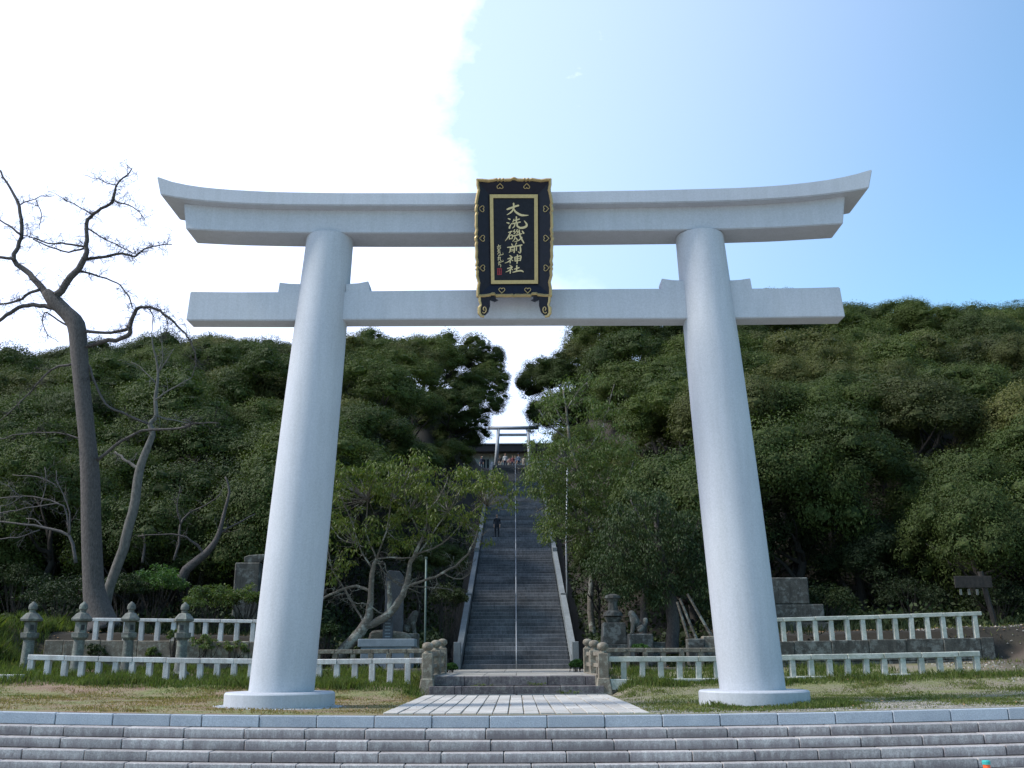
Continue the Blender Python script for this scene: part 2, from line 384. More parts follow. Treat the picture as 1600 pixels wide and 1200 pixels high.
ys = np.concatenate([np.array([19.95]), np.arange(20.5, 29, .5), np.array([29.0, 29.19, 29.21]), np.arange(29.6, 46, .4), np.array([46.19, 46.21]), np.arange(47, 109, 1.5), np.arange(109, 112, .5), np.arange(113, 145, 3)])
XX, YY = np.meshgrid(xs, ys); ZZ = terrain(XX, YY)
nx, ny = len(xs), len(ys)
mb = MB(); mb.v = list(zip(XX.ravel(), YY.ravel(), ZZ.ravel()))
mb.f = [(j * nx + i, j * nx + i + 1, (j + 1) * nx + i + 1, (j + 1) * nx + i) for j in range(ny - 1) for i in range(nx - 1)]
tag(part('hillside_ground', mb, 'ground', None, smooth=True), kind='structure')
far = MB()
far.add([(-2500, -1500, -1.62), (2500, -1500, -1.62), (2500, 3500, -1.62), (-2500, 3500, -1.62)], [(0, 1, 2, 3)])
tag(part('ground', far, 'paving', None), kind='structure')

# ------------------------------------------------------------------ front steps: every block is a piece
fs = thing('front_steps', 'wide flight of stained stone steps with a newer blue grey top course', 'steps', (0, 19.9, 0)); fs['kind'] = 'structure'
del fs['category']
def block_mesh(name, mat, L, dep, h):
    mb = MB(); mb.box((0, 0, 0), (L, dep, h)); return mb.mesh(name, mat, bevel=.012)
y_edge = [19.80, 19.41, 19.08, 18.79, 18.56, 18.28, 18.0, 17.72, 17.44]
z_top = [0, -.22, -.395, -.572, -.75, -.925, -1.10, -1.275, -1.45]
for r in range(9):
    h = .22 if r == 0 else .176; dep = .62 if r else .42
    L0 = 1.098 if r == 0 else 1.125
    me = block_mesh('step_block', 'granite' if r == 0 else 'step', L0 - .014, dep, h - .006)
    x = -13.2 + (0 if r == 0 else RNG.uniform(0, 1.1))
    while x < 13.2:
        L = L0 if RNG.random() > (.08 if r else .05) else L0 * RNG.choice([.55, .45, .7])
        xc = x + L / 2; jit = RNG.normal(0, .004); sl = math.atan(2 * .135 * xc / 10.4 ** 2)
        o = link('block', me, fs, (xc, y_edge[r] + dep / 2 + jit - 19.9, float(bz(xc)) + z_top[r] - h / 2 + RNG.normal(0, .0015)), (0, -sl, RNG.normal(0, .001)), ((L - .014) / (L0 - .014), 1, 1))
        x += L
# solid core behind/below the blocks
mb = MB()
for r in range(9):
    n = 24
    for i in range(n):
        xa, xb = -13.3 + 26.6 * i / n, -13.3 + 26.6 * (i + 1) / n; za = float(bz((xa + xb) / 2)) + z_top[r] - .03
        mb.box(((xa + xb) / 2, y_edge[r] + .06 + .5, za - .75), (xb - xa, 1.0, 1.5))
part('step_core', mb, 'mossy', fs, loc=(0, -19.9, 0))

# ------------------------------------------------------------------ paved path
pv = thing('paved_path', 'pale stone slabs leading from the steps to the gate', 'path', (0, 24.6, 0)); pv['kind'] = 'structure'; del pv['category']
PX0, PX1, PY0, PY1 = -2.62, 2.60, 20.24, 29.25
ncol = 17; cw = (PX1 - PX0) / ncol
pm = MB(); pm.box((0, 0, 0), (cw - .022, 1.0, .08)); pm = pm.mesh('slab', 'paving', bevel=.008)
sl_i = 0
for c in range(ncol):
    y = PY0
    rows = [1.5, 1.5, 1.5, 1.5, 1.5, 1.51] if c % 2 == 0 else [.75, 1.5, 1.5, 1.5, 1.5, 1.5, .76]
    for L in rows:
        xc = PX0 + (c + .5) * cw
        link('slab', pm, pv, (xc + RNG.normal(0, .002), y + L / 2 - 24.6, float(bz(xc)) - .008 + RNG.normal(0, .003)), (RNG.normal(0, .002), RNG.normal(0, .004), 0), (1, L - .02, 1))
        y += L
mb = MB(); mb.box((0, 0, -.045), (PX1 - PX0 + .02, PY1 - PY0, .08)); part('path_bed', mb, 'brown', pv, loc=(0, .14, 0))

# ------------------------------------------------------------------ great torii
TY = 23.05
tor = thing('great_torii', 'huge white granite shrine gate with two leaning round pillars and curved double lintel', 'shrine gate', (0, TY, 0))
def px2(pts, Y): return [(atY(x, y, Y).x, atY(x, y, Y).z) for x, y in pts]
def beam(name, top, bot, yf, yb, ridge=0.0, n=48, topmin=None):
    T = px2(top, yf); B = px2(bot, yf)
    xt = np.linspace(T[0][0], T[-1][0], n); xb = np.linspace(B[0][0], B[-1][0], n)
    def smooth_interp(x, P):
        px = np.array([p[0] for p in P]); pz = np.array([p[1] for p in P])
        # monotone cubic via small moving average of dense linear interpolation
        w_ = .35; ks = np.linspace(-1, 1, 15)
        return np.mean([np.interp(np.clip(x + k * w_, px[0] + abs(k) * 0, px[-1]), px, pz) for k in ks], axis=0) * 1.0
    zt = smooth_interp(xt, T); zb = smooth_interp(xb, B)
    zt[0], zt[-1], zb[0], zb[-1] = T[0][1], T[-1][1], B[0][1], B[-1][1]
    for arr, P in ((zt, T), (zt, T), (zb, B)):
        arr[1] = np.interp((xt if arr is zt else xb)[1], [p[0] for p in P], [p[1] for p in P]); arr[-2] = np.interp((xt if arr is zt else xb)[-2], [p[0] for p in P], [p[1] for p in P])
    mb = MB(); ym = (yf + yb) / 2; k = 5
    for i in range(n):
        mb.v += [(xb[i], yf - TY, zb[i]), (xb[i], yb - TY, zb[i]), (xt[i], yb - TY, zt[i]), (xt[i], ym - TY, zt[i] + ridge), (xt[i], yf - TY, zt[i])]
    for i in range(n - 1):
        a, b = i * k, (i + 1) * k
        for j in range(k):
            j2 = (j + 1) % k; mb.f.append((a + j, b + j, b + j2, a + j2))
    mb.f.append((0, 1, 2, 3, 4)); e = (n - 1) * k; mb.f.append((e + 4, e + 3, e + 2, e + 1, e))
    me = mb.mesh(name, 'torii'); bm = bmesh.new(); bm.from_mesh(me); bmesh.ops.recalc_face_normals(bm, faces=bm.faces)
    bmesh.ops.bevel(bm, geom=[e for e in bm.edges if e.calc_face_angle(0) > .8], offset=.02, segments=2, affect='EDGES')
    bm.to_mesh(me); bm.free()
    o = link(name, me, tor); sharp_auto(o, 35); return o
K_top = [(244.9, 275.5), (269.8, 284.1), (296, 289.8), (329.4, 293.7), (362.5, 296.4), (428.8, 299.7), (528, 301.3), (727, 301.3), (863.5, 299.6), (1018.8, 297), (1153.8, 293.4), (1221, 289.5), (1288.8, 282), (1329, 274.4), (1363, 264.3)]
K_bot = [(250.5, 304), (296.3, 312), (362.5, 317.3), (428.8, 319.7), (528, 320.6), (740, 320.5), (863.5, 318.6), (1018.8, 316.6), (1120, 314.6), (1187.5, 311.9), (1255, 307.5), (1322.5, 299.8), (1358, 293.3)]
S_bot = [(290.3, 357.7), (362.5, 361.3), (461.9, 363.4), (600, 364), (740, 363.8), (863.5, 361.4), (1052.5, 359.3), (1130, 358), (1221, 355.2), (1317.4, 349.4)]
S_top = [(287, 318)] + [(x, y + 5.6) for x, y in K_bot[1:-1] if 290 < x < 1318] + [(1320.5, 305)]
beam('upper_lintel', K_top, K_bot, 22.31, 23.79, ridge=.16)
beam('lower_lintel', S_top, S_bot, 22.60, 23.50)
N_top = [(297.3, 455.3), (362.5, 456.2), (433.7, 456), (579.5, 454.4), (740, 452.8), (863.5, 451.6), (1034, 450.8), (1175.7, 450.5), (1255, 449.8), (1312.4, 448.2)]
N_bot = [(290.6, 500.3), (458.6, 500.6), (541.4, 499.4), (740, 498.6), (863.5, 498.2), (1071, 497.7), (1150.4, 497), (1320.8, 494.8)]
beam('tie_beam', N_top, N_bot, 22.78, 23.33)
for poly in ([(434, 458), (436.7, 441.1), (452, 443), (480, 443.5), (480, 459)], [(540, 458), (540, 443.4), (560, 442.2), (575.5, 439.1), (578.8, 457)],
             [(1034, 454), (1034, 434.9), (1050, 437.4), (1075, 438.2), (1075, 454)], [(1134, 454), (1134, 438.2), (1156, 437), (1172.3, 434.6), (1175.9, 454)]):
    P = px2(poly, 22.79); mb = MB(); mb.prism(P, 22.79 - TY, 23.32 - TY); part('wedge', mb, 'torii', tor, bevel=.012)
for (bx, bw), (tx, tw) in (((440, 102), (514.8, 73.8)), ((1176, 102.6), (1094.3, 75.4))):
    pb = atY(bx, 1079, TY); pt = atY(tx, 384, TY)
    rb = bw / 2 * ppm(TY, 1079) * .985; rt = tw / 2 * ppm(TY, 384) * .985
    z0, z1 = .30, 11.27
    mb = MB(); n = 64; rings = 40
    for i in range(rings + 1):
        t = i / rings; z = z0 + (z1 - z0) * t; s = (z - pb.z) / (pt.z - pb.z)
        cx = pb.x + (pt.x - pb.x) * s; r = rb + (rt - rb) * s + .035 * math.sin(math.pi * min(max(s, 0), 1))
        if i == rings: r -= .0
        for k in range(n):
            a = 2 * math.pi * k / n; mb.v.append((cx + r * math.cos(a), r * math.sin(a), z))
    for i in range(rings):
        for k in range(n):
            a0 = i * n + k; a1 = i * n + (k + 1) % n; mb.f.append((a0, a1, a1 + n, a0 + n))
    mb.f.append(tuple(range(n - 1, -1, -1))); mb.f.append(tuple(rings * n + k for k in range(n)))
    o = part('pillar', mb, 'torii', tor); sharp_auto(o, 40)
    cxb = atY(437.6 if bx < 800 else 1178, 1090, TY).x; zb = float(bz(cxb))
    mb = MB(); mb.lathe([(1.21, -.3), (1.21, .30), (1.18, .335), (.5, .345)], 72, (cxb, 0, zb - .02))
    o = part('pillar_base', mb, 'torii', tor); sharp_auto(o, 30)

# gravel collar spilled round the left base
for cxp in (437.6, 1178):
    pass

# ------------------------------------------------------------------ name plaque
TILT = D(13)
P0 = atY(802, 372, 21.98); UP = Vector((0, -math.sin(TILT), math.cos(TILT))); NRM = Vector((0, -math.cos(TILT), -math.sin(TILT)))
plq = thing('name_plaque', 'black and gold framed shrine name board hung at the centre of the white gate lintels', 'sign board', P0, rot=(TILT, 0, 0))
def pl(px, py, off=0.0):                    # photo pixel -> (x, z) on the plaque's plane shifted OFF towards the viewer
    d = ray(px, py); o = P0 + NRM * off; t = (o - CAM_O).dot(NRM) / d.dot(NRM); p = CAM_O + d * t - o
    return (p.x, p.dot(UP))
def cr(u, v, off=0.0): return pl(700 + u / 4.615, 250 + v / 4.615, off)
A = [cr(212, 148), cr(742, 146), cr(742, 978), cr(214, 980)]; I = [cr(300, 242), cr(648, 242), cr(650, 888), cr(310, 890)]
mb = MB(); mb.add([(x, .0, z) for x, z in A] + [(x, .24, z) for x, z in A], [(4, 5, 6, 7), (0, 4, 7, 3), (1, 2, 6, 5), (0, 1, 5, 4), (3, 7, 6, 2)])
part('back_board', mb, 'lacquer', plq)
for a, b in ((0, 1), (1, 2), (2, 3), (3, 0)):
    mb = MB(); g = [(A[a][0], -.0, A[a][1]), (A[b][0], -.0, A[b][1]), (I[b][0], .13, I[b][1]), (I[a][0], .13, I[a][1])]
    mb.add(g + [(x, y + .03, z) for x, y, z in g], [(0, 1, 2, 3), (7, 6, 5, 4), (0, 4, 5, 1), (2, 6, 7, 3), (1, 5, 6, 2), (3, 7, 4, 0)])
    part('frame_board', mb, 'lacquer', plq)
mb = MB(); mb.add([(x, .115, z) for x, z in I], [(3, 2, 1, 0)]); me = mb.mesh('name_panel', 'panel'); bm = bmesh.new(); bm.from_mesh(me); bmesh.ops.recalc_face_normals(bm, faces=bm.faces); bm.to_mesh(me); bm.free(); link('name_panel', me, plq)
J = [cr(325, 268), cr(622, 268), cr(624, 862), cr(334, 864)]
for a, b in ((0, 1), (1, 2), (2, 3), (3, 0)):
    mb = MB(); g = [(I[a][0], .085, I[a][1]), (I[b][0], .085, I[b][1]), (J[b][0], .085, J[b][1]), (J[a][0], .085, J[a][1])]
    mb.add(g + [(x, y + .025, z) for x, y, z in g], [(0, 1, 2, 3), (7, 6, 5, 4), (0, 4, 5, 1), (2, 6, 7, 3), (1, 5, 6, 2), (3, 7, 4, 0)])
    part('gold_border', mb, 'gold', plq)
def edge_path(u0, v0, u1, v1, wob):         # scalloped gilded edge
    pts = []
    for t, d_ in wob:
        u = u0 + (u1 - u0) * t; v = v0 + (v1 - v0) * t; L = math.hypot(u1 - u0, v1 - v0); nx_, ny_ = (v1 - v0) / L, -(u1 - u0) / L
        pts.append(cr(u + nx_ * d_, v + ny_ * d_))
    return pts
side_w = [(0, 2), (.05, 2), (.09, -6), (.13, 2), (.18, 10), (.205, 13), (.22, 7), (.245, 13), (.27, 14), (.285, 7), (.31, 13), (.36, 12), (.40, 14), (.43, 8), (.465, 15), (.485, 9), (.50, 16), (.52, 16), (.535, 9), (.56, 14), (.61, 10), (.66, 13), (.70, 6), (.73, 12), (.745, 5), (.765, 11), (.78, 5), (.82, 8), (.88, -6), (.93, 2), (1, 2)]
top_w = [(0, 4), (.08, 3), (.16, -2), (.22, 2), (.27, 8), (.285, 2), (.31, 9), (.33, 2), (.36, 9), (.37, 3), (.45, 5), (.49, 14), (.51, 14), (.55, 4), (.62, 3), (.64, 9), (.66, 2), (.69, 9), (.71, 2), (.74, 8), (.80, 2), (.86, -2), (.93, 4), (1, 4)]
bot_w = [(0, 3), (.10, 3), (.18, -2), (.20, -10), (.26, -10), (.28, 3), (.34, 0), (.42, 2), (.48, 0), (.50, 5), (.52, 0), (.60, 2), (.68, 0), (.74, 3), (.76, -10), (.80, -10), (.83, -2), (.90, 3), (1, 3)]
for (u0, v0, u1, v1, wob) in ((205, 140, 745, 138, top_w), (745, 138, 748, 985, side_w), (748, 985, 207, 988, bot_w), (207, 988, 205, 140, side_w[::-1] if 0 else [(1 - t, d_) for t, d_ in side_w][::-1])):
    pts = edge_path(u0, v0, u1, v1, wob)
    c0 = Vector((0, 0, 0)); mb = MB(); n = len(pts); base = 0
    for i, (x, z) in enumerate(pts):
        # cross-section 4 points: outer front, outer back, inner back, inner front (towards plaque centre)
        d_ = Vector((x, z)); ctr = Vector(((A[0][0] + A[1][0]) / 2, (A[0][1] + A[3][1]) / 2)); 
        L = math.hypot(u1 - u0, v1 - v0); ix, iz = -(v1 - v0) / L, -(u1 - u0) / L   # inward in crop coords -> plaque (z flips)
        inn = Vector((ix, iz)) * .07
        ro = .0
        mb.v += [(x, -.045, z), (x, .10, z), (x + inn.x, .10, z + inn.y), (x + inn.x, -.03, z + inn.y), (x + inn.x * .45, -.075, z + inn.y * .45)]
    for i in range(n - 1):
        for j in range(5):
            a0 = i * 5 + j; a1 = i * 5 + (j + 1) % 5; mb.f.append((a0, a1, a1 + 5, a0 + 5))
    mb.f.append((4, 3, 2, 1, 0)); mb.f.append(tuple((n - 1) * 5 + j for j in range(5)))
    me = mb.mesh('gilt_edge', 'gold'); bm = bmesh.new(); bm.from_mesh(me); bmesh.ops.recalc_face_normals(bm, faces=bm.faces); bm.to_mesh(me); bm.free(); link('gilt_edge', me, plq)
# heart shaped ornaments
def heart(u, v, rot):
    s = .078; pts = []
    for k in range(25):
        t = 2 * math.pi * k / 24; x = 16 * math.sin(t) ** 3 / 17; z = (13 * math.cos(t) - 5 * math.cos(2 * t) - 2 * math.cos(3 * t) - math.cos(4 * t)) / 17
        pts.append((x, z))
    x0, z0 = cr(u, v); c, s_ = math.cos(rot), math.sin(rot)
    # depth on sloping frame
    cx = (I[0][0] + I[1][0]) / 2; yb = .045
    mb = MB(); mb.tube([(x0 + (x * c - z * s_) * s, yb - .02, z0 + (x * s_ + z * c) * s) for x, z in pts], .010, 5, cap=False)
    part('heart_ornament', mb, 'gold', plq)
for u, v, a in ((375, 188, math.pi), (568, 188, math.pi), (388, 938, 0), (575, 938, 0), (243, 350, -math.pi / 2), (247, 563, -math.pi / 2), (248, 777, -math.pi / 2), (705, 350, math.pi / 2), (707, 563, math.pi / 2), (708, 777, math.pi / 2)):
    heart(u, v, a)
# curled feet and small brackets
for sgn in (-1, 1):
    def q(u, v):
        uu = u if sgn < 0 else 960 - u
        return cr(uu, v)
    dk = [(236, 985), (303, 985), (303, 1050), (290, 1095), (268, 1118), (240, 1110), (232, 1060)]
    mb = MB(); mb.prism([q(*p) for p in dk], -.03, .12); me = mb.mesh('foot', 'lacquer'); bm = bmesh.new(); bm.from_mesh(me); bmesh.ops.recalc_face_normals(bm, faces=bm.faces); bm.to_mesh(me); bm.free(); ft = link('foot', me, plq)
    ed = [(228, 985), (230, 1020), (238, 1045), (226, 1065), (226, 1105), (240, 1125), (262, 1130)]
    mb = MB(); mb.tube([(q(*p)[0], -.02, q(*p)[1]) for p in ed], [.035, .035, .028, .045, .045, .04, .03], 8); part('foot_edge', mb, 'gold', ft)
    sp = [(262 + (5 + 2.6 * k) * math.cos(.75 * k + 1.2) * .62, 1078 + (5 + 2.6 * k) * math.sin(.75 * k + 1.2)) for k in range(11)]
    mb = MB(); mb.tube([(q(*p)[0], -.045, q(*p)[1]) for p in sp], .014, 6); part('foot_scroll', mb, 'gold', ft)
    bk = [(300, 985), (345, 985), (345, 1003), (362, 1008), (335, 1020), (300, 1005)]
    mb = MB(); mb.prism([q(*p) for p in bk], .0, .16); me = mb.mesh('bracket', 'lacquer'); bm = bmesh.new(); bm.from_mesh(me); bmesh.ops.recalc_face_normals(bm, faces=bm.faces); bm.to_mesh(me); bm.free(); link('bracket', me, plq)
# brush-written characters, traced as strokes of varying width
def ch(u, v): return pl(764 + u / 8.22, 300 + v / 8.22, -.10)
GL = {
 'character_dai': [[(230, 224, 15), (262, 212, 24), (310, 195, 20), (345, 182, 22), (382, 172, 20)], [(316, 143, 18), (318, 180, 20), (310, 225, 20), (280, 262, 18), (230, 294, 6)], [(318, 205, 8), (335, 245, 20), (375, 278, 26), (425, 298, 26), (508, 299, 5)]],
 'character_arai': [[(245, 340, 10), (272, 352, 18)], [(228, 392, 10), (258, 402, 18)], [(262, 466, 22), (268, 440, 18), (292, 400, 5)], [(322, 345, 8), (306, 388, 12)], [(310, 368, 10), (350, 360, 14), (392, 346, 14)], [(352, 316, 16), (352, 400, 16)], [(296, 408, 12), (350, 396, 15), (404, 384, 14)], [(334, 404, 13), (326, 440, 14), (300, 464, 6)], [(366, 396, 14), (362, 432, 20), (395, 458, 24), (440, 458, 26), (478, 440, 26), (484, 412, 22), (452, 368, 6)]],
 'character_iso': [[(248, 520, 10), (298, 504, 14)], [(280, 506, 14), (252, 570, 15), (208, 630, 4)], [(262, 560, 12), (262, 606, 12)], [(262, 562, 11), (300, 552, 12), (296, 600, 12)], [(262, 602, 10), (298, 596, 10)], [(332, 482, 12), (316, 508, 10), (340, 512, 10), (320, 540, 10)], [(366, 480, 12), (352, 506, 10), (376, 508, 10), (356, 536, 10)], [(306, 566, 12), (360, 552, 13), (424, 534, 12)], [(336, 558, 12), (330, 600, 12), (304, 636, 5)], [(388, 486, 16), (396, 550, 18), (420, 604, 20), (450, 656, 12)], [(424, 580, 14), (385, 618, 13), (326, 640, 5)], [(426, 498, 12), (446, 530, 22)], [(344, 588, 10), (366, 612, 13)]],
 'character_saki': [[(290, 664, 10), (304, 692, 14)], [(354, 652, 14), (336, 688, 6)], [(236, 712, 12), (330, 698, 15), (424, 680, 16)], [(274, 716, 13), (272, 760, 13), (256, 780, 5)], [(276, 720, 10), (326, 708, 13), (322, 780, 14)], [(284, 740, 9), (318, 734, 9)], [(284, 758, 9), (318, 752, 9)], [(354, 706, 12), (352, 752, 12)], [(402, 694, 14), (406, 760, 18), (396, 782, 14), (372, 762, 4)]],
 'character_kami': [[(266, 812, 8), (288, 830, 15)], [(240, 860, 12), (304, 838, 14)], [(296, 842, 14), (256, 890, 13), (204, 914, 4)], [(273, 868, 13), (272, 912, 14)], [(286, 868, 8), (308, 882, 12)], [(330, 836, 13), (336, 888, 12)], [(330, 838, 11), (370, 828, 12), (410, 822, 15), (402, 882, 14)], [(336, 860, 9), (400, 850, 9)], [(336, 886, 11), (396, 876, 11)], [(366, 806, 14), (364, 860, 18), (360, 920, 12)]],
 'character_yashiro': [[(266, 938, 8), (288, 956, 15)], [(236, 984, 12), (302, 962, 14)], [(296, 966, 14), (262, 1005, 13), (214, 1030, 4)], [(276, 990, 13), (273, 1044, 14)], [(288, 986, 8), (306, 1000, 12)], [(328, 990, 12), (388, 970, 15)], [(358, 942, 15), (354, 1020, 17)], [(306, 1032, 12), (370, 1014, 17), (420, 1012, 18), (442, 1028, 10)]],
 'signature_column': [[(122, 676, 8), (126, 690, 8)], [(104, 700, 6), (152, 690, 7)], [(112, 712, 6), (110, 730, 6), (146, 726, 6), (148, 706, 6), (114, 712, 5)], [(126, 730, 5), (118, 752, 6)], [(112, 748, 6), (142, 742, 6)], [(108, 764, 6), (130, 758, 6), (110, 800, 6)], [(140, 752, 6), (144, 790, 7), (150, 806, 8), (182, 800, 7), (176, 780, 3)], [(116, 784, 5), (138, 778, 5)], [(120, 820, 6), (146, 812, 6)], [(134, 806, 6), (120, 850, 6)], [(110, 846, 6), (152, 836, 6)], [(130, 842, 6), (118, 880, 6)], [(146, 836, 6), (150, 880, 7), (182, 892, 7), (178, 868, 3)], [(114, 866, 5), (140, 860, 5)], [(124, 896, 6), (148, 890, 6)], [(116, 912, 6), (158, 904, 6)], [(132, 898, 6), (126, 940, 6)], [(140, 924, 6), (152, 940, 7), (150, 964, 6)], [(122, 930, 5), (138, 926, 5)]],
}
def stroke(mb, st, yy):
    P = [Vector(ch(u, v)) for u, v, _ in st]; W = [w_ / 8.22 * .0165 * .5 for *_, w_ in st]
    Q, QW = [], []                       # catmull-rom resample
    for i in range(len(P) - 1):
        p0, p1, p2, p3 = P[max(i - 1, 0)], P[i], P[i + 1], P[min(i + 2, len(P) - 1)]
        for k in range(5):
            t = k / 5; Q.append(.5 * ((2 * p1) + (p2 - p0) * t + (2 * p0 - 5 * p1 + 4 * p2 - p3) * t * t + (3 * p1 - p0 - 3 * p2 + p3) * t ** 3)); QW.append(W[i] * (1 - t) + W[i + 1] * t)
    Q.append(P[-1]); QW.append(W[-1])
    n = len(Q); L, R_ = [], []
    for i in range(n):
        t = (Q[min(i + 1, n - 1)] - Q[max(i - 1, 0)]).normalized(); nn = Vector((-t.y, t.x))
        L.append(Q[i] + nn * QW[i]); R_.append(Q[i] - nn * QW[i])
    t0 = (Q[1] - Q[0]).normalized(); t1 = (Q[-1] - Q[-2]).normalized()
    out = [Q[0] - t0 * QW[0] * .7] + L + [Q[-1] + t1 * QW[-1] * .7] + R_[::-1]
    m = len(out); b = len(mb.v); mb.v += [(p.x, yy, p.y) for p in out] + [(p.x, yy + .03, p.y) for p in out]
    for i in range(n - 1):
        mb.f.append((b + 1 + i, b + 2 + i, b + m - 2 - i, b + m - 1 - i))
    mb.f.append((b, b + 1, b + m - 1)); mb.f.append((b + n, b + n + 1, b + n + 2))
    for i in range(m): mb.f.append((b + i, b + (i + 1) % m, b + m + (i + 1) % m, b + m + i))
for nm, sts in GL.items():
    mb = MB()
    for k, st in enumerate(sts): stroke(mb, st, .098 + .0011 * (k % 7))
    me = mb.mesh(nm, 'gold_letter'); bm = bmesh.new(); bm.from_mesh(me); bmesh.ops.recalc_face_normals(bm, faces=bm.faces); bm.to_mesh(me); bm.free(); link(nm, me, plq)
mb = MB()
for k, st in enumerate([[(108, 985, 8), (160, 982, 8)], [(112, 985, 7), (112, 1062, 7)], [(160, 982, 7), (160, 1060, 7)], [(110, 1060, 8), (162, 1058, 8)], [(122, 1002, 7), (150, 1000, 7)], [(136, 992, 7), (134, 1020, 7)], [(120, 1026, 7), (152, 1024, 7)], [(124, 1044, 7), (150, 1040, 7)], [(136, 1026, 7), (138, 1056, 7)]]): stroke(mb, st, .100 + .0011 * (k % 7))
me = mb.mesh('red_seal', 'red'); link('red_seal', me, plq)

# ------------------------------------------------------------------ gate steps and landing
gs = thing('gate_steps', 'two dark stained stone steps between the stone gate posts', 'steps', (0, 29.6, 0))
W2 = 2.52
for r in range(2):
    x = -W2
    for L in ([1.0, .72, 1.72, 1.1, .5] if r else [.75, .2, 1.5, 1.35, 1.24]):
        L = min(L, W2 - x); mb = MB(); mb.box((0, 0, 0), (L - .012, .62, .265)); part('block', mb, 'gatestep', gs, bevel=.012, loc=(x + L / 2, .32 + r * .5, .132 + r * .27 + RNG.normal(0, .002)))
        x += L
for s_ in (-1, 1):                        # a thin threshold strip on the path
    mb = MB(); mb.box((0, 0, 0), (2.55, .2, .05)); part('threshold', mb, 'stringer', gs, loc=(s_ * 1.3, -.12, .02 + .004 * s_))
ld = thing('landing', 'flat stone landing between the gate posts and the long staircase', 'landing', (0, 38, .54)); ld['kind'] = 'structure'; del ld['category']
yy = 30.72
while yy < 45.4:
    L = min(1.35, 45.5 - yy); HW = 2.5 if yy < 35 else 2.95; x = -HW + (0 if int(yy * 3) % 2 else -.5)
    while x < HW:
        Wd = 1.0; x2 = min(x + Wd, HW); xa = max(x, -HW)
        if x2 - xa > .05:
            mb = MB(); mb.box((0, 0, 0), (x2 - xa - .012, L - .012, .3)); part('slab', mb, 'landing', ld, bevel=.008, loc=((xa + x2) / 2, yy + L / 2 - 38, -.15 + RNG.normal(0, .003)))
        x += Wd
    yy += L
mb = MB(); mb.box((0, 2.8, -.55), (5.8, 8.6, .8)); mb.box((0, -4.3, -.56), (4.9, 5.4, .8)); part('landing_core', mb, 'mossy', ld, loc=(0, .3, 0))

# ------------------------------------------------------------------ long staircase
stc = thing('stone_staircase', 'very long straight damp stone staircase climbing the wooded hill', 'staircase', (0, ST_Y0, ST_Z0))
mb = MB(); mb.box((0, .45, -.05), (4.80, .9, ST_R + .1)); sm = mb.mesh('step', 'stair', bevel=.015)
for i in range(ST_N):
    link('step', sm, stc, (RNG.normal(0, .004), i * ST_T + RNG.normal(0, .008), (i + .5) * ST_R + RNG.normal(0, .004)))
segs = [0, 16, 34, 54, 78, ST_N]
for sx in (-1, 1):
    mb = MB(); mb.box((0, 0, 0), (.33, .42, 1.3), taper=(.92, .92)); part('end_post', mb, 'stringer', stc, bevel=.02, loc=(sx * 2.62, -.18, .52))
    for a, b in zip(segs[:-1], segs[1:]):
        ya, yb = a * ST_T + .04, b * ST_T; za, zb = a * ST_R, b * ST_R; hh = .62 if a == 0 else .46
        g = [(ya, za - .6), (yb, zb - .6), (yb, zb + hh), (ya, za + hh)]
        mb = MB(); n_ = 4
        mb.add([(-.14, y, z) for y, z in g] + [(.14, y, z) for y, z in g], [(0, 1, 2, 3), (7, 6, 5, 4), (0, 4, 5, 1), (1, 5, 6, 2), (2, 6, 7, 3), (3, 7, 4, 0)])
        me = mb.mesh('side_wall', 'stringer'); bm = bmesh.new(); bm.from_mesh(me); bmesh.ops.recalc_face_normals(bm, faces=bm.faces); bm.to_mesh(me); bm.free()
        link('side_wall', me, stc, (sx * 2.585, 0, 0))
        if a: mb = MB(); mb.box((0, 0, 0), (.31, .4, .75)); part('side_pier', mb, 'stringer', stc, bevel=.015, loc=(sx * 2.585, ya, za + .3))
hr = thing('centre_handrail', 'thin pale metal handrail running up the middle of the staircase', 'handrail', (0, ST_Y0, ST_Z0))
mb = MB(); mb.tube([(0, -.25, .0), (0, -.25, .82), (0, -.1, .9), (0, 1, 1.25), (0, ST_Y1 - ST_Y0, ST_Z1 - ST_Z0 + .95), (0, ST_Y1 - ST_Y0 + .8, ST_Z1 - ST_Z0 + .95), (0, ST_Y1 - ST_Y0 + .8, ST_Z1 - ST_Z0)], .019, 8); part('rail', mb, 'steel', hr, smooth=True)
k = 0
for i in range(6, ST_N, 7):
    mb = MB(); mb.tube([(0, 0, -.1), (0, 0, .9)], .016, 6); part('post', mb, 'steel', hr, loc=(0, i * ST_T + .2, (i + 1) * ST_R))

# ------------------------------------------------------------------ far torii and hall on top
TF = 112.5
ft = thing('small_torii', 'small plain blue grey shrine gate at the top of the long staircase', 'shrine gate', (0, TF, ST_Z1))
def f(px, py, Y=TF): p = atY(px, py, Y); return (p.x, 0, p.z - ST_Z1)
for (bx, tx) in ((774.6, 778.8), (829.2, 824.6)):
    a, b = Vector(f(bx, 724)), Vector(f(tx, 670)); a = a + (a - b) * .1
    a.z = -.05
    mb = MB(); mb.tube([a, b], [.235, .19], 14); part('pillar', mb, 'torii_far', ft, smooth=True)
a, b = f(762.5, 668.6), f(841.5, 668.2); mb = MB(); mb.tube([a, ((a[0] + b[0]) / 2, 0, (a[2] + b[2]) / 2 - .02), b], .23, 12); part('lintel', mb, 'torii_far', ft, smooth=True)
a, b = f(777, 679.6), f(826, 679.4); mb = MB(); mb.box(((a[0] + b[0]) / 2, 0, (a[2] + b[2]) / 2), (b[0] - a[0], .2, .30)); part('tie_beam', mb, 'torii_far', ft)
HB = 125.0
hall = thing('shrine_office', 'low pale building with brown eaves behind the small gate', 'building', (0, HB, ST_Z1))
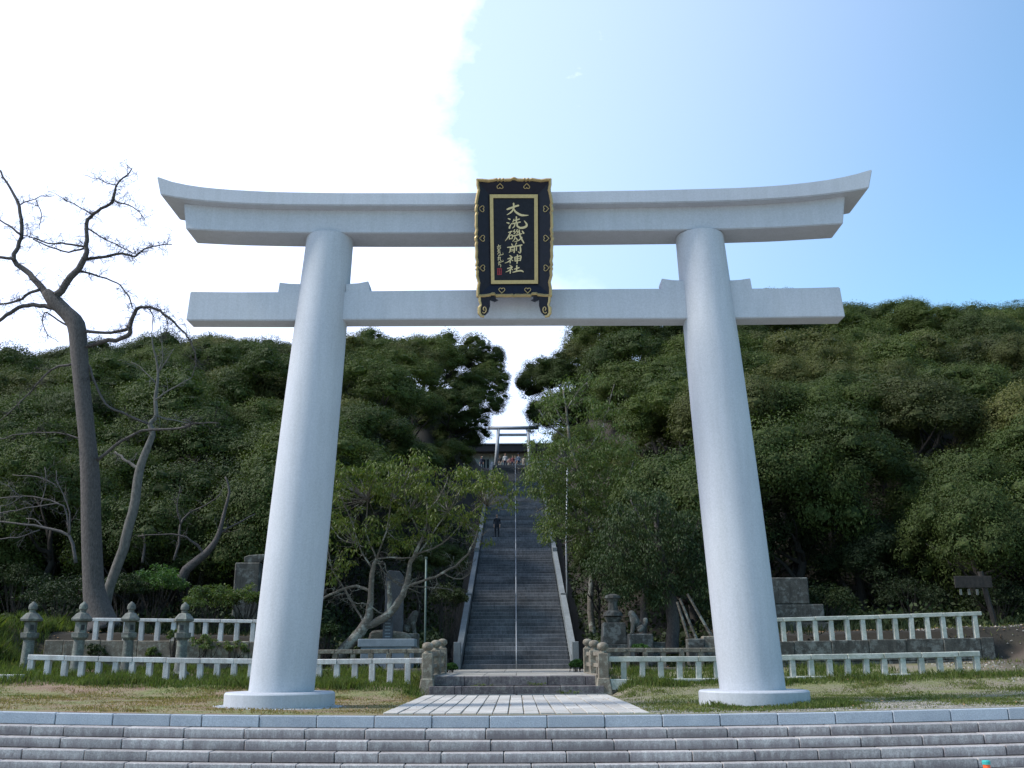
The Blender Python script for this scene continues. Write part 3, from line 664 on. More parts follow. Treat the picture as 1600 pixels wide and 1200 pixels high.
def h(px, py): p = atY(px, py, HB); return (p.x, p.z - ST_Z1)
z_e = h(800, 708.5)[1]; z_f = h(800, 698)[1]; z_r = h(800, 694.5)[1]
mb = MB(); mb.box((0, 3.0, z_e / 2 + .3), (17, 6, z_e + .6)); part('wall', mb, 'wall', hall)
for i in range(21):
    mb = MB(); mb.box((0, -.04, z_e / 2), (.07, .08, z_e - .02)); part('batten', mb, 'wall', hall, loc=(-6 + i * .6, 0, 0))
for xa, xb, mt in ((756, 758.5, 'dark'), (760.5, 764, 'dark'), (833, 836, 'dark')):
    a_, b_ = h(xa, 715)[0], h(xb, 715)[0]; mb = MB(); mb.box(((a_ + b_) / 2, -.05, z_e * .42), (b_ - a_, .06, z_e * .84)); part('doorway', mb, mt, hall)
mb = MB(); mb.box((0, 2.2, (z_e + z_f) / 2), (17.8, 7.4, z_f - z_e)); part('eaves', mb, 'fascia', hall)
mb = MB(); mb.add([(-9.2, -1.7, z_f), (9.2, -1.7, z_f), (9.2, 2.5, z_f + .95), (-9.2, 2.5, z_f + .95), (-9.2, 6.7, z_f), (9.2, 6.7, z_f), (-9.2, -1.7, z_f + .09), (9.2, -1.7, z_f + .09), (9.2, 2.5, z_f + 1.05), (-9.2, 2.5, z_f + 1.05), (-9.2, 6.7, z_f + .09), (9.2, 6.7, z_f + .09)],
    [(6, 7, 8, 9), (9, 8, 11, 10), (0, 1, 7, 6), (0, 6, 9, 10, 4), (1, 5, 11, 8, 7), (4, 10, 11, 5), (0, 4, 5, 1)]); part('roof', mb, 'roof', hall)
# ------------------------------------------------------------------ stone fences
def gz(x, y): return float(terrain(np.array([x]), np.array([y]))[0])
def fence(name, label, Y, rail_px, post_px, zbot, mat, ph=.13, rail_h=.15, group=None, kerb=None, joints=2, post_mat=None, yslope=0.0, label_kw=None):
    """rail_px: photo pixels of the rail's top edge; post_px: photo x of each post"""
    pts = [atY(x, y, Y) for x, y in rail_px]; c = pts[len(pts) // 2]
    t = thing(name, label, 'stone fence', (c.x, Y, zbot(c.x)), group=group)
    RX = [p.x for p in pts]; RZ = [p.z for p in pts]; zr = lambda x: float(np.interp(x, RX, RZ))
    O = Vector(t.location)
    X = [atY(x, y_mid, Y).x for x in post_px for y_mid in [np.interp(x, [p[0] for p in rail_px], [p[1] for p in rail_px]) + 6]]
    sp = np.median(np.diff(X)) if len(X) > 1 else .5
    # rails, jointed over the posts
    x = RX[0]; cuts = [RX[0]] + [X[i] for i in range(joints, len(X) - 1, joints)] + [RX[-1]]
    for a, b in zip(cuts[:-1], cuts[1:]):
        if b - a < .05: continue
        za, zb = zr(a), zr(b); mb = MB(); L = math.hypot(b - a, zb - za)
        mb.box((0, 0, 0), (L - .012, .20, rail_h)); an = -math.atan2(zb - za, b - a)
        part('rail', mb, mat, t, bevel=.014, loc=((a + b) / 2 - O.x, RNG.normal(0, .004), (za + zb) / 2 - rail_h / 2 - O.z + RNG.normal(0, .002)), rot=(0, an, 0))
    for x in X:
        zt = zr(x) - rail_h + .012; z0 = zbot(x) - .12; hh = zt - z0
        mb = MB(); mb.box((0, 0, 0), (ph, ph, hh)); part('post', mb, post_mat or mat, t, bevel=.01, loc=(x - O.x, RNG.normal(0, .008), (zt + z0) / 2 - O.z), rot=(RNG.normal(0, .012), RNG.normal(0, .014), RNG.normal(0, .03)))
    if kerb:
        xa, xb = RX[0], RX[-1]; n = max(1, round((xb - xa) / 1.3)); w_ = (xb - xa) / n
        for i in range(n):
            xc = xa + (i + .5) * w_; mb = MB(); mb.box((0, 0, 0), (w_ - .014, .34, .3)); part('kerb_stone', mb, kerb, t, bevel=.015, loc=(xc - O.x, 0, zbot(xc) - .05 - O.z + RNG.normal(0, .004)))
    return t
YA = 29.9
fl = fence('front_fence', 'low pale stone post and rail fence rising from tall grass behind the left gate pillar', YA,
      [(46, 1023), (200, 1026.5), (400, 1029.5), (500, 1030), (663, 1028)], [50 + 26.4 * i for i in range(14)] + [418, 446, 472, 499.5, 527, 555, 582, 610, 637.5], lambda x: .34 + float(bz(x)) * .75, 'fence', ph=.16, rail_h=.15)
fr = fence('front_fence', 'low pale stone post and rail fence on a kerb, running behind the right gate pillar', YA,
      [(950, 1026), (1120, 1025.5), (1235, 1023), (1400, 1020.5), (1529, 1017)], [974, 1003, 1032, 1061, 1090.5, 1119, 1150, 1180, 1208, 1237, 1266, 1295, 1323, 1352, 1380, 1409, 1438, 1467, 1496, 1524], lambda x: .33 + float(bz(x)) * .75, 'fence_greenish', kerb='fence_greenish', ph=.155)
# upper terrace walls with their fences
def wall(name, label, xa_px, xb_px, ytop_px, Y, zb, mat, cat='retaining wall'):
    a, b = atY(xa_px, ytop_px[0], Y), atY(xb_px, ytop_px[1], Y); L = b.x - a.x; zc = (a.z + b.z) / 2
    t = thing(name, label, cat, ((a.x + b.x) / 2, Y, zb)); n = max(1, round(L / 1.25)); H = zc - zb
    for r in range(2):
        x = a.x - (.6 if r else 0)
        while x < b.x - .05:
            w_ = min(1.25, b.x - x); xx = max(x, a.x); w_ = x + w_ - xx; z = a.z + (b.z - a.z) * (xx - a.x) / L; hh = (z - zb) / 2
            if w_ > .08:
                mb = MB(); mb.box((0, 0, 0), (w_ - .012, .42, hh - .01)); part('stone', mb, mat, t, bevel=.02, loc=(xx + w_ / 2 - t.location.x, .0 + RNG.normal(0, .006) + r * -.004, hh * (r + .5)))
            x = xx + w_
    return t
YF = 34.4
wall('terrace_wall', 'dark mossy stone retaining wall under the upper fence on the right', 1150, 1548, (1003, 995.5), YF, .2, 'mossy')
fence('upper_fence', 'upper pale stone fence on the dark terrace wall, right of the right gate pillar', YF, [(1150, 967.5), (1215, 965.5), (1370, 961), (1532, 955.5)], [1172, 1197] + [1223 + 24.9 * i for i in range(13)], lambda x: atY(1350, 999.5, YF).z + (x - 11) * .015, 'fence_greenish', ph=.15, rail_h=.13, kerb=None)
wall('terrace_wall', 'overgrown low stone retaining wall behind the lanterns on the left', 74, 460, (1000, 1003), YF, .2, 'brown')
fence('upper_fence', 'upper pale stone fence half hidden by creepers, behind the stone lanterns', YF, [(146, 965.5), (300, 967), (450, 969)], [151.5, 174.5, 198, 222.5, 247.5, 272, 300, 322, 346, 371, 396, 420, 444], lambda x: atY(300, 1000, YF).z, 'fence', ph=.15, rail_h=.11)
# brown fences behind the gate
YC = 34.9
def brown_fence(label, rail, posts, side):
    t = fence('rear_fence', label, YC, rail, posts, lambda x: .52, 'brown', ph=.17, rail_h=.14, joints=1)
    lo, hi = atY(rail[0][0], 1030, YC).x, atY(rail[-1][0], 1030, YC).x; n = round((hi - lo) / 1.1); w_ = (hi - lo) / n
    for i in range(n):
        for zz, hh in ((.36, .2), (.60, .2)):
            mb = MB(); mb.box((0, 0, 0), (w_ - .014, .36, hh)); part('base_stone', mb, 'brown', t, bevel=.015, loc=(lo + (i + .5) * w_ - t.location.x, 0, zz - t.location.z))
    return t
brown_fence('brown weathered stone fence between the left gate posts and the left pillar', [(430, 1015.5), (550, 1015), (688, 1013.5)], [440, 468, 497, 524, 552, 580, 608, 636, 662], -1)
brown_fence('brown weathered stone fence between the right gate posts and the right pillar', [(921, 1012.5), (1040, 1012.5), (1160, 1012)], [950, 979, 1008, 1036, 1065, 1094, 1122, 1150], 1)

# ------------------------------------------------------------------ gate posts and side rails
prof = [(.125, 0), (.125, .02), (.085, .05), (.085, .075), (.12, .10), (.16, .15), (.165, .20), (.15, .255), (.11, .29), (.05, .31)]
for sx, names in ((-1, 'left'), (1, 'right')):
    side = 'left' if sx < 0 else 'right'
    for i, (Yp, tp, zb) in enumerate(((29.85, 1003.5, 0.0), (32.35, 1000.2, .3), (34.95, 998, .3))):
        px = (668.5, 681.5, 691.5)[i] if sx < 0 else (941.5, 928, 918)[i]
        p = atY(px, tp + 3, Yp); zt = atY(px, tp, Yp).z
        t = thing('gate_post', ('front newel post of the %s gate railing, with round knob top' % ('left' if sx < 0 else 'right'),
                                'middle newel post of the railing on the %s side of the landing' % side,
                                'rear newel post of the railing on the %s side of the landing' % side)[i], 'stone post', (p.x, Yp, zb), group='knobbed stone posts of the gate')
        H = zt - zb - .31
        mb = MB(); mb.box((0, 0, H / 2), (.30, .30, H)); part('shaft', mb, 'brown', t, bevel=.018)
        mb = MB(); mb.lathe(prof, 16, (0, 0, H)); part('knob', mb, 'brown', t, smooth=True)
        if i == 0:
            mb = MB(); mb.box((0, 0, .24), (.50, .44, .48), taper=(.68, .8)); part('foot', mb, 'brown', t, bevel=.02)
    rl = thing('landing_railing', 'short weathered stone railing panels joining the %s gate posts' % side, 'railing', (sx * 2.62, 32.4, .54))
    xa, xb = (atY(668.5, 1030, 29.85).x, atY(691.5, 1030, 34.95).x) if sx < 0 else (atY(941.5, 1030, 29.85).x, atY(918, 1030, 34.95).x)
    for zz, hh in ((.62, .13), (.28, .12)):
        for ya, yb in ((30.0, 32.2), (32.5, 34.8)):
            mb = MB(); mb.box((0, 0, 0), (.15, yb - ya - .02, hh)); xm = xa + (xb - xa) * ((ya + yb) / 2 - 29.85) / 5.1
            part('rail', mb, 'brown', rl, bevel=.012, loc=(xm - rl.location.x, (ya + yb) / 2 - 32.4, zz), rot=(0, 0, 0))
    for ym in (31.1, 33.7):
        mb = MB(); mb.box((0, 0, 0), (.14, .16, .62)); part('baluster', mb, 'brown', rl, bevel=.01, loc=(xa + (xb - xa) * (ym - 29.85) / 5.1 - rl.location.x, ym - 32.4, .24))
    mb = MB(); mb.box((0, 0, 0), (.42, 5.0, .5)); part('base_stone', mb, 'brown', rl, bevel=.015, loc=((xa + xb) / 2 - rl.location.x + sx * .05, 0.1, -.22))

# ------------------------------------------------------------------ stone lanterns
def lantern(px, ptop, pbase, Y, label, group=None, s=1.0, mat='old', zb=None, lean=0.0):
    p = atY(px, ptop, Y); z0 = zb if zb is not None else .45; H = p.z - z0; k = H / 2.42
    t = thing('stone_lantern', label, 'stone lantern', (p.x, Y, z0), group=group, rot=(0, lean, RNG.uniform(0, 1)))
    def P(nm, prof_, n, rot_=0.0, sm=False, mt=mat):
        mb = MB(); mb.lathe([(r * k * s, z * k) for r, z in prof_], n, rot=rot_); o = part(nm, mb, mt, t, smooth=sm); sharp_auto(o, 35) if sm else None; return o
    P('foot', [(.36, 0), (.36, .12), (.26, .20)], 6)
    P('column', [(.25, .18), (.215, .30), (.195, .8), (.185, 1.18), (.22, 1.21)], 20, sm=True)
    P('platform', [(.20, 1.19), (.30, 1.27), (.315, 1.42), (.24, 1.43)], 6)
    P('fire_box', [(.215, 1.42), (.215, 1.77), (.2, 1.78)], 6)
    R6 = math.pi / 6
    for j in range(3):
        a = j * 2 * math.pi / 3 + R6; mb = MB(); mb.box((0, 0, 0), (.02, .11 * k, .17 * k))
        part('opening', mb, 'dark', t, loc=(math.cos(a) * .184 * k * s, math.sin(a) * .184 * k * s, 1.59 * k), rot=(0, 0, a))
    P('roof', [(.20, 1.76), (.365, 1.80), (.385, 1.86), (.33, 1.92), (.21, 2.04), (.12, 2.07)], 6)
    P('finial', [(.10, 2.06), (.115, 2.10), (.105, 2.14), (.145, 2.17), (.155, 2.24), (.13, 2.33), (.06, 2.385), (.03, 2.42)], 16, sm=True)
    return t
for px, ptop, lb, Y in ((53, 940, 'leftmost of the four mossy stone lanterns, standing in grass at the fence end', 32.0),
                        (129.5, 940, 'second stone lantern from the left, in front of the big bare tree trunk', 32.0),
                        (207.5, 940, 'third mossy stone lantern from the left, behind the pale fence', 32.0),
                        (290, 941, 'stone lantern nearest the left gate pillar, behind the pale fence', 32.0)):
    lantern(px, ptop, 1050, Y, lb, group='row of mossy stone lanterns', s=.88 + RNG.uniform(-.03, .04), zb=.5, lean=RNG.normal(0, .014))
# tall dark lantern/monument right of the stairs
p = atY(957, 930, 38.5)
t = thing('memorial_lantern', 'dark tiered stone monument with a flared cap, right of the staircase', 'monument', (p.x, 38.5, .75))
def tier(w_, z0, z1, tp=1.0, mat='old', d_=None):
    mb = MB(); mb.box((0, 0, (z0 + z1) / 2), (w_, d_ or w_, z1 - z0), taper=(tp, tp)); return mb
mb = tier(1.7, 0, .35); part('lower_step', mb, 'mossy', t, bevel=.02)  # monument stone darkened in colour to carry the shade under the trees
mb = tier(1.35, .35, .75); part('upper_step', mb, 'mossy', t, bevel=.02)
mb = tier(.95, .75, 1.55, .86); part('shaft', mb, 'mossy', t, bevel=.03)
mb = tier(.42, 1.55, 1.75, 1.5); part('neck', mb, 'mossy', t)
mb = MB(); mb.lathe([(.22, 1.75), (.38, 1.80), (.34, 1.92), (.2, 2.02), (.17, 2.3), (.24, 2.42), (.30, 2.47), (.28, 2.56), (.1, 2.62)], 8); part('cap', mb, 'mossy', t)

# ------------------------------------------------------------------ guardian lion statues
def skin_mesh(name, verts, edges, radii, root, mat, sub=1):
    me = bpy.data.meshes.new(name); me.from_pydata(verts, edges, []); o = bpy.data.objects.new(name, me); COL.objects.link(o)
    md = o.modifiers.new('s', 'SKIN'); md.use_smooth_shade = True
    for i, r in enumerate(radii):
        rr = r if isinstance(r, tuple) else (r, r); me.skin_vertices[0].data[i].radius = rr; me.skin_vertices[0].data[i].use_root = (i == root)
    if sub: m2 = o.modifiers.new('u', 'SUBSURF'); m2.levels = sub; m2.render_levels = sub
    dg = bpy.context.evaluated_depsgraph_get(); ev = bpy.data.meshes.new_from_object(o.evaluated_get(dg)); bpy.data.objects.remove(o)
    ev.name = name; ev.materials.clear()
    for mt in (mat if isinstance(mat, (list, tuple)) else [mat]): ev.materials.append(M[mt])
    ev.polygons.foreach_set('use_smooth', [True] * len(ev.polygons)); return ev
def lion(px, py_seat, Y, face, label, mat, zb, s=1.0):
    p = atY(px, py_seat, Y); t = thing('guardian_lion', label, 'statue', (p.x, Y, zb))
    H = p.z - zb
    mb = MB(); mb.box((0, 0, .12), (1.15, .95, .24)); part('base', mb, mat, t, bevel=.03)
    mb = MB(); mb.box((0, 0, .24 + (H - .24) / 2), (.88, .7, H - .24)); part('pedestal', mb, mat, t, bevel=.03)
    f_ = face
    V = [(0, 0, .22), (.16 * f_, 0, .40), (.22 * f_, 0, .58), (.30 * f_, 0, .74), (.42 * f_, 0, .70), (-.14 * f_, 0, .20), (-.24 * f_, 0, .40), (-.20 * f_, 0, .60),
         (.24 * f_, .13, .36), (.26 * f_, .14, .16), (.28 * f_, .14, .03), (.35 * f_, .14, .03), (.24 * f_, -.13, .36), (.26 * f_, -.14, .16), (.28 * f_, -.14, .03), (.35 * f_, -.14, .03),
         (-.04 * f_, .2, .18), (.10 * f_, .22, .06), (-.04 * f_, -.2, .18), (.10 * f_, -.22, .06)]
    E = [(0, 1), (1, 2), (2, 3), (3, 4), (0, 5), (5, 6), (6, 7), (1, 8), (8, 9), (9, 10), (10, 11), (1, 12), (12, 13), (13, 14), (14, 15), (0, 16), (16, 17), (0, 18), (18, 19)]
    Rr = [.19, .17, .17, .19, .11, .14, .09, .13, .08, .065, .06, .05, .08, .065, .06, .05, .12, .06, .12, .06]
    me = skin_mesh('body', [(x * s, y * s, z * s) for x, y, z in V], E, [r * s for r in Rr], 0, mat, 2)
    link('body', me, t, (0, 0, H)); return t
lion(1000, 990.5, 37.5, -1, 'small weathered lion statue on a square pedestal, right of the staircase behind the brown fence', 'mossy', .65, 1.0)  # both lions use the darker stone, tree shade painted in
lion(636, 990, 38.2, 1, 'dark lion statue on a pedestal beside the slate stele, left of the staircase', 'mossy', .6, 1.0)

# ------------------------------------------------------------------ stele, plinth and small monuments
p = atY(606, 1000, 36.6)
t = thing('stone_plinth', 'blue grey granite plinth behind the brown fence under the small leaning tree', 'plinth', (p.x, 36.6, .55))
mb = MB(); mb.box((0, 0, 0), (2.02, .9, .28)); part('top_slab', mb, 'plinth', t, bevel=.02, loc=(0, 0, 1.02))
mb = MB(); mb.box((0, 0, 0), (1.82, .8, .88)); part('block', mb, 'plinth', t, bevel=.02, loc=(0, 0, .44))
p = atY(614, 990, 38.0)
t = thing('slate_stele', 'tall narrow dark slate stele set in a rough boulder base, behind the small tree', 'stele', (p.x, 38, .6))
mb = MB(); mb.prism([(-.33, 1.3), (.37, 1.3), (.35, 3.4), (.22, 3.62), (-.2, 3.66), (-.31, 3.5)], -.12, .12); part('slab', mb, 'stele', t, bevel=.02)
mb = MB(); mb.prism([(-1.0, 0), (1.1, 0), (.95, .9), (.55, 1.36), (-.35, 1.46), (-.78, 1.42), (-.95, .8)], -.5, .5); part('boulder', mb, 'brown', t, bevel=.08)
mb = MB(); mb.prism([(-.3, .9), (.05, .9), (.08, 1.9), (-.02, 2.05), (-.28, 2.0)], -.75, -.52); o = part('small_slab', mb, 'stele', t, bevel=.02)
for i in range(6):
    mb = MB(); mb.box((0, 0, 0), (.2, .02, .035)); part('carved_line', mb, 'plinth', o, loc=(-.11, -.755, 1.2 + i * .12))
for px, py, Y, w_, h_, lb, cat, mt in ((1086, 998, 37, .62, .55, 'small squared stone block behind the brown fence, left of the right pillar', 'stone', 'mossy'), (1108, 994, 37.3, .55, .75, 'taller squared stone block next to the right pillar, behind the brown fence', 'stone', 'brown'),
                                   (1029, 1003, 37.6, .45, .4, 'low mossy stone between the lion statue and the propped trunk', 'stone', 'mossy')):
    p = atY(px, py, Y); t = thing('stone_block', lb, cat, (p.x, Y, .6))
    mb = MB(); mb.box((0, 0, 0), (w_, w_ * .8, p.z - .6)); part('shaft', mb, mt, t, bevel=.03, loc=(0, 0, (p.z - .6) / 2))
    mb = MB(); mb.box((0, 0, 0), (w_ * 1.25, w_, .18)); part('base', mb, mt, t, bevel=.03, loc=(0, 0, .09))
# stone cluster in the trees on the left and dim stepped base on the right
p = atY(391, 880, 41.5)
t = thing('stone_shrine', 'mossy stone block with a broken cap among bushes beside the left pillar', 'monument', (p.x, 41.5, 2.0))
zt = p.z - 2.0
mb = MB(); mb.box((0, 0, 0), (1.05, .8, 3.0)); part('block', mb, 'mossy', t, bevel=.05, loc=(0, 0, zt - 1.5))  # moss, with the shade of the woods added in the dark colour
mb = MB(); mb.prism([(-.25, 0), (.4, 0), (.62, .2), (.55, .34), (-.1, .30), (-.3, .22)], -.35, .35); part('cap', mb, 'mossy', t, bevel=.03, loc=(.1, 0, zt))
p = atY(1232, 935, 41)
t = thing('stone_terrace_base', 'dim stepped stone base in deep shade just right of the right pillar', 'monument', (p.x, 41, 1.6))
for w_, z0, z1 in ((3.4, 0, .75), (2.8, .75, 1.45), (1.7, 1.45, 2.5)):
    mb = MB(); mb.box((0, 0, 0), (w_, 1.4, z1 - z0)); part('tier', mb, 'mossy', t, bevel=.04, loc=(-.2, 0, (z0 + z1) / 2))
p = atY(1533, 905, 36.5)
t = thing('notice_board', 'dim wooden notice board on a leaning post at the edge of the right woods', 'sign board', (p.x, 36.5, 1.4))
mb = MB(); mb.tube([(.42, 0, -.1), (.15, 0, 1.6), (0, 0, 2.6)], .10, 8); part('post', mb, 'bark_dark', t)
mb = MB(); mb.box((-.35, -.1, 2.22), (1.35, .05, .42)); part('board', mb, 'bark_dark', t, bevel=.01)
for i in range(3):
    mb = MB(); mb.box((-.85 + .3 * i, -.12, 1.86), (.08, .03, .2)); part('paper_slip', mb, 'old', t)
p = atY(8, 1056, 29)
t = thing('kerb_end', 'low pale stone block in the grass at the far left edge', 'stone', (p.x - .3, 29, .25))
mb = MB(); mb.box((0, 0, .2), (1.7, .34, .42)); part('block', mb, 'fence', t, bevel=.02)

# ------------------------------------------------------------------ poles and props
def pole(name, label, a, b, Y, r, mat, zb):
    A_, B_ = atY(*a, Y), atY(*b, Y); t = thing(name, label, 'pole', (B_.x, Y, zb)); 
    mb = MB(); mb.tube([(0, 0, -.1), (0, 0, B_.z - zb), (A_.x - B_.x, 0, A_.z - zb)], r, 8); part('shaft', mb, mat, t, smooth=True)
    mb = MB(); mb.tube([(A_.x - B_.x, 0, A_.z - zb - .02), (A_.x - B_.x, 0, A_.z - zb + .05)], r * 1.5, 8); part('cap', mb, mat, t)
    return t
pole('light_pole', 'slim pale metal pole standing among leaves right of the staircase', (886.8, 729), (884.6, 846), 56, .05, 'steel', gz(3.0, 56) - .5)
pole('green_pole', 'thin verdigris pole behind the small leaning tree, left of the staircase', (666, 872), (664.5, 975), 41, .04, 'bronze', .7)
prp = thing('tree_props', 'two slanting wooden props leaning on the trunk beside the right pillar', 'props', (atY(1080, 990, 38).x, 38, .8))
for a, b in (((1062, 935), (1084, 988)), ((1074, 928), (1105, 982)), ((1058, 940), (1072, 985))):
    A_, B_ = atY(*a, 38), atY(*b, 38); O = Vector(prp.location); d_ = (B_ - A_) * .25
    mb = MB(); mb.tube([A_ - O, B_ + d_ - O], [.045, .06], 7); part('prop', mb, 'bark_cherry', prp)

# ------------------------------------------------------------------ marker at the foot of the steps
zc = -1.6
A_ = atY(1540.5, 1188, 17.2)
cn = thing('marker_post', 'orange plastic marker post with a teal cap, poking up at the bottom right edge', 'marker post', (A_.x, 17.2, zc))
H = A_.z - zc
mb = MB(); mb.lathe([(.16, 0), (.16, .04), (.062, .07), (.055, H - .08), (.05, H - .03)], 16); part('post', mb, 'orange', cn, smooth=False)
mb = MB(); mb.lathe([(.064, H - .062), (.066, H - .015), (.052, H)], 16); part('cap', mb, 'teal', cn)

# ------------------------------------------------------------------ people
for nm, c in (('skin', (.42, .26, .18)), ('hair', (.012, .010, .010)), ('cloth_dark', (.012, .013, .018)), ('cloth_white', (.55, .56, .58)), ('cloth_blue', (.22, .29, .42)), ('cloth_pink', (.50, .28, .26)), ('cloth_red', (.16, .04, .05)), ('cloth_navy', (.03, .04, .08)), ('cloth_beige', (.40, .36, .30)), ('shoe', (.02, .018, .016))):
    M[nm] = flat_mat(nm, c, .8, 0, .1, 20)
def person(x, y, z, label, H=1.66, top='cloth_white', legs='cloth_navy', facing=math.pi, pose='stand', group=None, hat=None):
    """facing: rotation about z; 0 looks along -Y (towards the photograph's viewpoint)"""
    t = thing('person', label, 'person', (x, y, z), rot=(0, 0, facing), group=group); k = H / 1.7
    # legs (front = -y)
    st = {'stand': ((.0, 0, 0), (0, 0, 0)), 'climb': ((-.20, .20, .2), (.10, 0, 0))}[pose]
    (f1, l1, z1), (f2, l2, z2) = st
    V = [(0, 0, .93), (.10, 0, .86), (.11, -.03 + f1 * .8, .50 + z1), (.11, f1, .10 + z1), (.11, f1 - .14, .045 + z1), (-.10, 0, .86), (-.11, -.02 + f2 * .5, .48), (-.11, f2, .10 + z2), (-.11, f2 - .14, .045 + z2),
         (0, 0, 1.12), (0, .0, 1.32), (0, 0, 1.43), (0, -.01, 1.50), (.17, 0, 1.38), (.23, .02, 1.12), (.22, -.10, .90), (.21, -.14, .80), (-.17, 0, 1.38), (-.23, .02, 1.12), (-.22, -.10, .90), (-.21, -.14, .80)]
    E = [(0, 1), (1, 2), (2, 3), (3, 4), (0, 5), (5, 6), (6, 7), (7, 8), (0, 9), (9, 10), (10, 11), (11, 12), (10, 13), (13, 14), (14, 15), (15, 16), (10, 17), (17, 18), (18, 19), (19, 20)]
    Rr = [(.14, .11), .095, .068, .045, .038, .095, .068, .045, .038, (.14, .10), (.16, .105), (.085, .07), .052, .066, .048, .036, .034, .066, .048, .036, .034]
    me = skin_mesh('body', [(a * k, b * k, c * k) for a, b, c in V], E, [(tuple(q * k for q in r) if isinstance(r, tuple) else r * k) for r in Rr], 0, [top, legs, 'skin', 'shoe'], 1)
    idx = []
    for p_ in me.polygons:
        c = p_.center / k
        i = 0
        if c.z < .93 and abs(c.x) < .19: i = 1
        if c.z < .09 + (z1 if c.x > 0 else z2): i = 3
        if c.z > 1.445: i = 2
        if abs(c.x) > .185 and c.z < .98: i = 2
        idx.append(i)
    me.polygons.foreach_set('material_index', idx); link('body', me, t)
    mb = MB(); prof_ = []
    for i in range(11):
        a = -math.pi / 2 + math.pi * i / 10; prof_.append((max(.012, .078 * math.cos(a) * (1.0 if a > 0 else .9)), .115 * math.sin(a)))
    mb.lathe([(r * k, zz * k) for r, zz in prof_], 14, (0, -.015 * k, 1.60 * k), 1.15)
    n0 = len(mb.v)
    mb.tube([(0, -.10 * k, 1.60 * k), (0, -.122 * k, 1.585 * k), (0, -.10 * k, 1.575 * k)], [.010 * k, .014 * k, .010 * k], 6)        # nose
    for s_ in (-1, 1): mb.tube([(s_ * .074 * k, 0, 1.62 * k), (s_ * .086 * k, .005 * k, 1.60 * k), (s_ * .074 * k, 0, 1.57 * k)], .013 * k, 6)   # ears
    hd = part('head', mb, 'skin', t, smooth=True)
    mb = MB(); pr = [(.088 * math.cos(a), .118 * math.sin(a)) for a in [(-.25 + i * (1.57 + .25) / 7) for i in range(8)]]
    mb.lathe([(max(r, .01) * k, zz * k) for r, zz in pr], 14, (0, .008 * k, 1.612 * k), 1.1); part('hair', mb, 'hair', t, smooth=True)
    for s_ in (-1, 1):
        mb = MB(); mb.lathe([(.004, -.008), (.011, 0), (.004, .008)], 8, (s_ * .03 * k, -.098 * k, 1.61 * k)); part('eye', mb, 'dark', hd)
    mb = MB(); mb.box((0, -.094 * k, 1.548 * k), (.04 * k, .008, .008)); part('mouth', mb, 'cloth_red', hd)
    if hat: mb = MB(); mb.lathe([(.13, 1.64), (.13, 1.655), (.09, 1.66), (.085, 1.74), (.03, 1.755)], 14); part('hat', mb, hat, t)
    for sgn in (-1, 1):                        # hands with five fingers each
        mb = MB(); hx, hy, hz = sgn * .21 * k, -.15 * k, .79 * k
        mb.tube([(hx, hy + .01, hz + .03), (hx, hy, hz - .02), (hx, hy - .008, hz - .06)], [.026 * k, .034 * k, .030 * k], 8)
        for j, L in enumerate((.055, .068, .072, .066)):
            fy = hy + (-.024 + j * .015) * k; mb.tube([(hx, fy, hz - .055 * k), (hx - sgn * .004, fy - .004, hz - (.055 + L * .55) * k), (hx - sgn * .016, fy - .006, hz - (.055 + L) * k)], [.009 * k, .008 * k, .006 * k], 5)
        mb.tube([(hx, hy - .026 * k, hz - .01), (hx - sgn * .012, hy - .048 * k, hz - .04 * k), (hx - sgn * .014, hy - .05 * k, hz - .065 * k)], [.011 * k, .009 * k, .007 * k], 5)
        part('hand', mb, 'skin', t, smooth=True)
    return t
def stair_step_z(Y): return ST_Z0 + ST_R * (math.floor((Y - ST_Y0) / ST_T) + 1)
# figure half way up on the stairs
Yp = 71.6; k_ = math.floor((Yp - ST_Y0) / ST_T); yc = ST_Y0 + k_ * ST_T + .22
pp = atY(776.5, 833, yc)
person(pp.x, yc, stair_step_z(yc), 'person in dark clothes with folded arms coming down the long staircase', 1.66, 'cloth_dark', 'cloth_dark', 0.0, 'stand')
crowd = [(781.5, 1.45, 'cloth_dark', 'short person in a dark top, leftmost of the people at the top of the stairs', None),
         (789.5, 1.80, 'cloth_white', 'tall person in a white shirt near the left pillar of the small gate', None),
         (796.5, 1.52, 'cloth_pink', 'person in a pale pink top just left of the centre handrail', None),
         (801.0, 1.50, 'cloth_red', 'person in a dark reddish top close against the centre handrail', None),
         (804.8, 1.58, 'cloth_dark', 'dark haired person in black just right of the handrail', None),
         (810.5, 1.60, 'cloth_blue', 'person in a light blue shirt and sun hat right of the handrail', 'cloth_navy'),
         (818.0, 1.48, 'cloth_beige', 'person in pale clothes under the right pillar of the small gate', None),
         (752.5, 1.60, 'cloth_navy', 'person in navy seen in front of the office doorway far left', None)]
for i, (px, H, c_, lb, hat) in enumerate(crowd):
    Yc = ST_Y1 + 1.6 + (i * 37 % 5) * .25; p = atY(px, 716, Yc)
    person(p.x, Yc, ST_Z1, lb, H, c_, 'cloth_navy' if i % 2 else 'cloth_beige', math.pi * (.9 + .1 * (i % 3)) if i in (2, 6) else .25 * ((i % 3) - 1), group='people at the top of the stairs', hat=hat)
